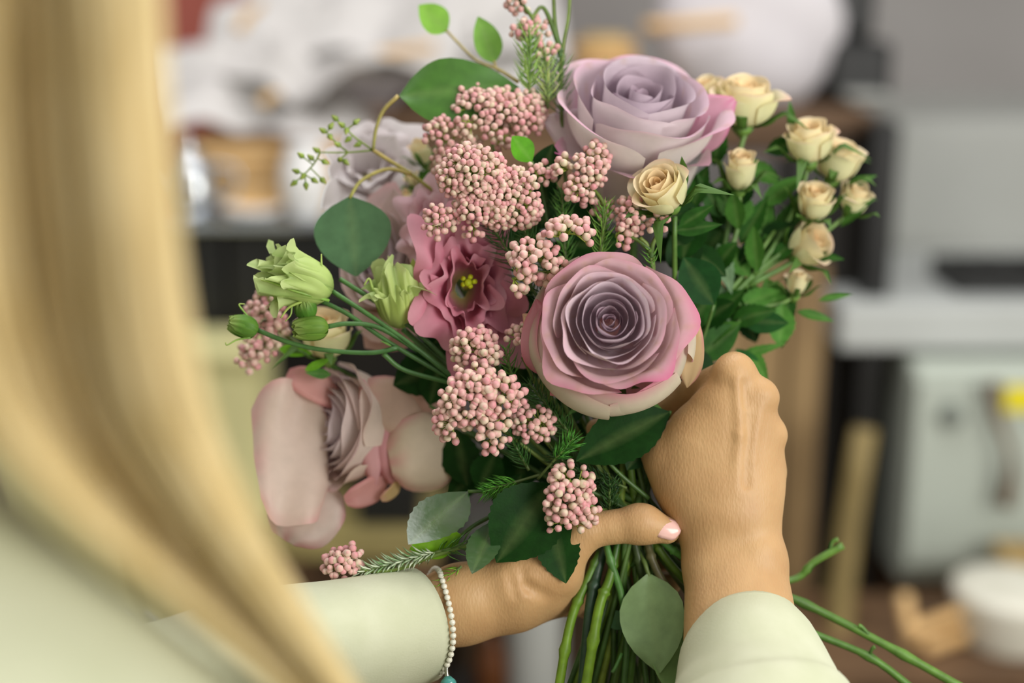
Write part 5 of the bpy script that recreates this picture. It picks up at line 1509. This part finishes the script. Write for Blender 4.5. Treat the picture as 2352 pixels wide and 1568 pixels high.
# fingernails of the thumbs
def nail(c, ax, nrm, L, Wd):
    fr = frame(nrm, 0); d = norm(ax); s = np.cross(norm(nrm), d)
    t = np.linspace(-1, 1, 9)[:, None]; u = np.linspace(-1, 1, 9)[None, :]
    w = Wd * np.sqrt(np.clip(1 - np.clip(np.abs(t) - .35, 0, 1) ** 2 / .43, .05, 1))
    P = np.array([c[0], -c[1], c[2]]) + d * (L * t)[..., None] + s * (w * u)[..., None] - norm(nrm) * (u ** 2 * Wd * .38 + t ** 2 * L * .12)[..., None]
    P = P.reshape(-1, 3); P[:, 1] *= -1
    o = mesh('fingernail', Wv(P), grid_faces(9, 9), M_NAIL, per)
    m = o.modifiers.new('thick', 'SOLIDIFY'); m.thickness = .0006; m.offset = 0
    return o
nail((1534, 1211, 46), (1, -.24, -.12), (.25, .28, .92), 31, 25)
for sx in (-.033, .033):
    bm = bmesh.new(); bmesh.ops.create_uvsphere(bm, u_segments=12, v_segments=8, radius=.0115)
    me = bpy.data.meshes.new('eye'); bm.to_mesh(me); bm.free(); me.materials.append(M_GLOSSW)
    eo = bpy.data.objects.new('eye', me); COL.objects.link(eo); eo.parent = per; eo.location = hd(sx, .082, .012) - np.array(per.location)

# shirt and sleeves
SHIRT = [(NECK + [0, 0, -.03], SH_R, .058, .055, .05), (NECK + [0, 0, -.03], SH_L, .058, .055, .05), (NECK + [0, 0, -.08], HIP + [0, 0, .02], .12, .125, .08),
         (SH_R + [-.05, 0, -.06], HIP + [.06, 0, .0], .085, .085, .06), (SH_L + [.05, 0, -.06], HIP + [-.06, 0, .0], .085, .085, .06),
         (SH_R, EL_R, .056, .055, .05), (SH_L, EL_L, .056, .055, .05),
         (SH_R + [-.06, -.055, .02], SH_R + [.0, -.045, -.05], .006, .008, .025), (SH_R + [-.08, -.045, -.02], SH_R + [-.02, -.055, -.09], .006, .006, .02), (SH_R + [-.12, -.04, .01], SH_R + [-.06, -.06, -.07], .006, .006, .02)]
vs, fs = sdf_mesh(SHIRT, .007)
mesh('shirt', vs, fs, M_SHIRT, per)
TRO = [(HIP + [-.08, 0, .0], HIP + [.08, 0, .0], .118, .118, .06), (HIP + [.09, 0, -.03], HIP + [.10, .01, -.80], .10, .075, .04), (HIP + [-.09, 0, -.03], HIP + [-.10, .01, -.80], .10, .075, .04)]
vs, fs = sdf_mesh(TRO, .012)
mesh('trousers', vs, fs, M_DARK, per)


def sleeve(path, rad, ell=1.0, wr=0, seed=0, inner=120, hem=8):
    p = smooth_path(np.asarray(path, float), 36)
    tan = np.gradient(p, axis=0); tan /= np.linalg.norm(tan, axis=1)[:, None]
    rr = np.interp(np.linspace(0, 1, 36), np.linspace(0, 1, len(rad)), rad)
    ref = norm(np.cross(tan[0], [0, 0, 1.0]))
    r = np.random.default_rng(seed)
    sg = 40; a = np.arange(sg) / sg * 2 * PI
    fold = [(r.integers(2, 6), r.uniform(0, 6), r.uniform(-.12, .12)) for _ in range(5)]
    rows = []
    for i in range(36):
        ref = norm(ref - tan[i] * (ref @ tan[i])); bi = np.cross(tan[i], ref)
        k = min(1, i / 12)
        q = rr[i] * (1 + wr * k * sum(np.sin(n_ * a + ph + i * dr) for n_, ph, dr in fold) / 5)
        rows.append((p[i], ref.copy(), bi, q))
    V = []
    for i in (5, 2, 0):            # inside of the cuff first
        c, x, y, q = rows[i]; q = q - (9 if i else 5)
        V.append(c + (np.cos(a) * q)[:, None] * x + (np.sin(a) * q * ell)[:, None] * y)
    for i in range(36):
        c, x, y, q = rows[i]
        if i == 0: c = c - tan[0] * 1
        V.append(c + (np.cos(a) * q)[:, None] * x + (np.sin(a) * q * ell)[:, None] * y)
    V = np.vstack(V)
    return mesh('sleeve', Wv(V), grid_faces(39, sg, close=True), M_SHIRT, per)


sleeve([(1708, 1428, 40), (1722, 1500, 95), (1740, 1610, 170), (1745, 1760, 300), eR * [1, 1, 1]], [124, 158, 186, 225, 255, 280], .92, .05, 1)
sleeve([(966, 1434, -30), (795, 1474, 60), (610, 1512, 150), (350, 1600, 240), eL], [134, 146, 156, 165, 170, 170], 1.0, .07, 2)

# hair
r = np.random.default_rng(4)
hv = Acc()
M_HAIR = mat_flat('blond_hair', S(226, 208, 160), 0.5, S(202, 178, 120), 240, 0.3, stretch=(1, 1, .12), lo=.3, hi=.7)
NLK = 150
for k in range(NLK):
    s = (k + .5) / NLK + r.uniform(-.03, .03)
    lay = r.uniform(-1, 1)
    zz = 1740 + lay * 120 + 60 * math.sin(9 * s + 1)
    top = to_v(hd(r.uniform(.0, .09), r.uniform(-.06, .06), .10 + r.uniform(-.02, .015)))
    w0 = r.uniform(-25, 25)
    pts = [top, (-300 + 570 * s, -650, zz), (-215 + 555 * s + w0, -150, zz), (-190 + 575 * s, 350, zz - 10), (-120 + 560 * s + w0, 850, zz - 60), (110 + 440 * s, 1150 - 20 * s, zz - 150),
           (420 + 270 * s + w0, 1400, zz - 260), (690 + 160 * s, 1640, zz - 330), (860 + 120 * s, 1900, zz - 380)]
    add_tube(hv, pts, [12, 15, 17, 17, 16, 14, 11, 9, 3], 30, 5)
h1 = hv.build('hair', M_HAIR, per); h1['kind'] = 'stuff'
HC = [(hd(0, -.03, .04), hd(0, -.01, .05), .102, .098, .02), (hd(0, -.05, .0), hd(0, -.06, -.09), .085, .075, .03), (hd(.06, -.03, .02), hd(.075, -.02, -.08), .05, .04, .03), (hd(-.06, -.03, .02), hd(-.075, -.02, -.08), .05, .04, .03),
      (hd(0, .09, .0), hd(0, .09, -.06), .07, .06, -.02)]
vs, fs = sdf_mesh(HC, .008)
mesh('hair_crown', vs, fs, M_HAIR, per)

# bracelet
t = thing('bracelet', 'pearl bead bracelet with a teal charm hanging at the left cuff', 'bracelet', W(1020, 1420, 0))
bm = bmesh.new(); bmesh.ops.create_uvsphere(bm, u_segments=10, v_segments=8, radius=1)
bead_me = bpy.data.meshes.new('bead'); bm.to_mesh(bead_me); bm.free()
bead_me.polygons.foreach_set('use_smooth', [True] * len(bead_me.polygons)); bead_me.materials.append(M_PEARL)
loop = smooth_path(np.array([(1013, 1322, 40), (1024, 1360, 66), (1034, 1400, 84), (1040, 1440, 90), (1040, 1480, 80), (1030, 1520, 60), (1010, 1545, 20), (985, 1535, -40), (975, 1470, -100), (972, 1400, -140), (980, 1340, -120), (996, 1308, -50), (1008, 1310, 10), (1013, 1322, 40)], float), 400)
ln = np.r_[0, np.cumsum(np.linalg.norm(np.diff(loop, axis=0), axis=1))]
nbd = int(ln[-1] / 15.2)
for k in range(nbd):
    s = ln[-1] * k / nbd
    p = np.array([np.interp(s, ln, loop[:, i]) for i in range(3)])
    o = bpy.data.objects.new('bead', bead_me); COL.objects.link(o); o.parent = t
    o.location = W(*p) - np.array(t.location); q = 7.2 * S0; o.scale = (q, q, q)
v, f = tube_vf(Wv(np.array(loop[::8])), .0004, 5); mesh('thread', v, f, M_SILVER, t)
v, f = tube_vf(Wv(smooth_path(np.array([(1026, 1528, 52), (1026, 1545, 52), (1028, 1556, 52)], float), 6)), [.0008, .0015], 6); mesh('clasp', v, f, M_SILVER, t)
a = Acc(); add_tube(a, [(1028, 1553, 52), (1030, 1566, 54), (1032, 1590, 54), (1032, 1600, 54)], [8, 20, 17, 5], 12, 6); a.build('charm', M_TEAL, t)
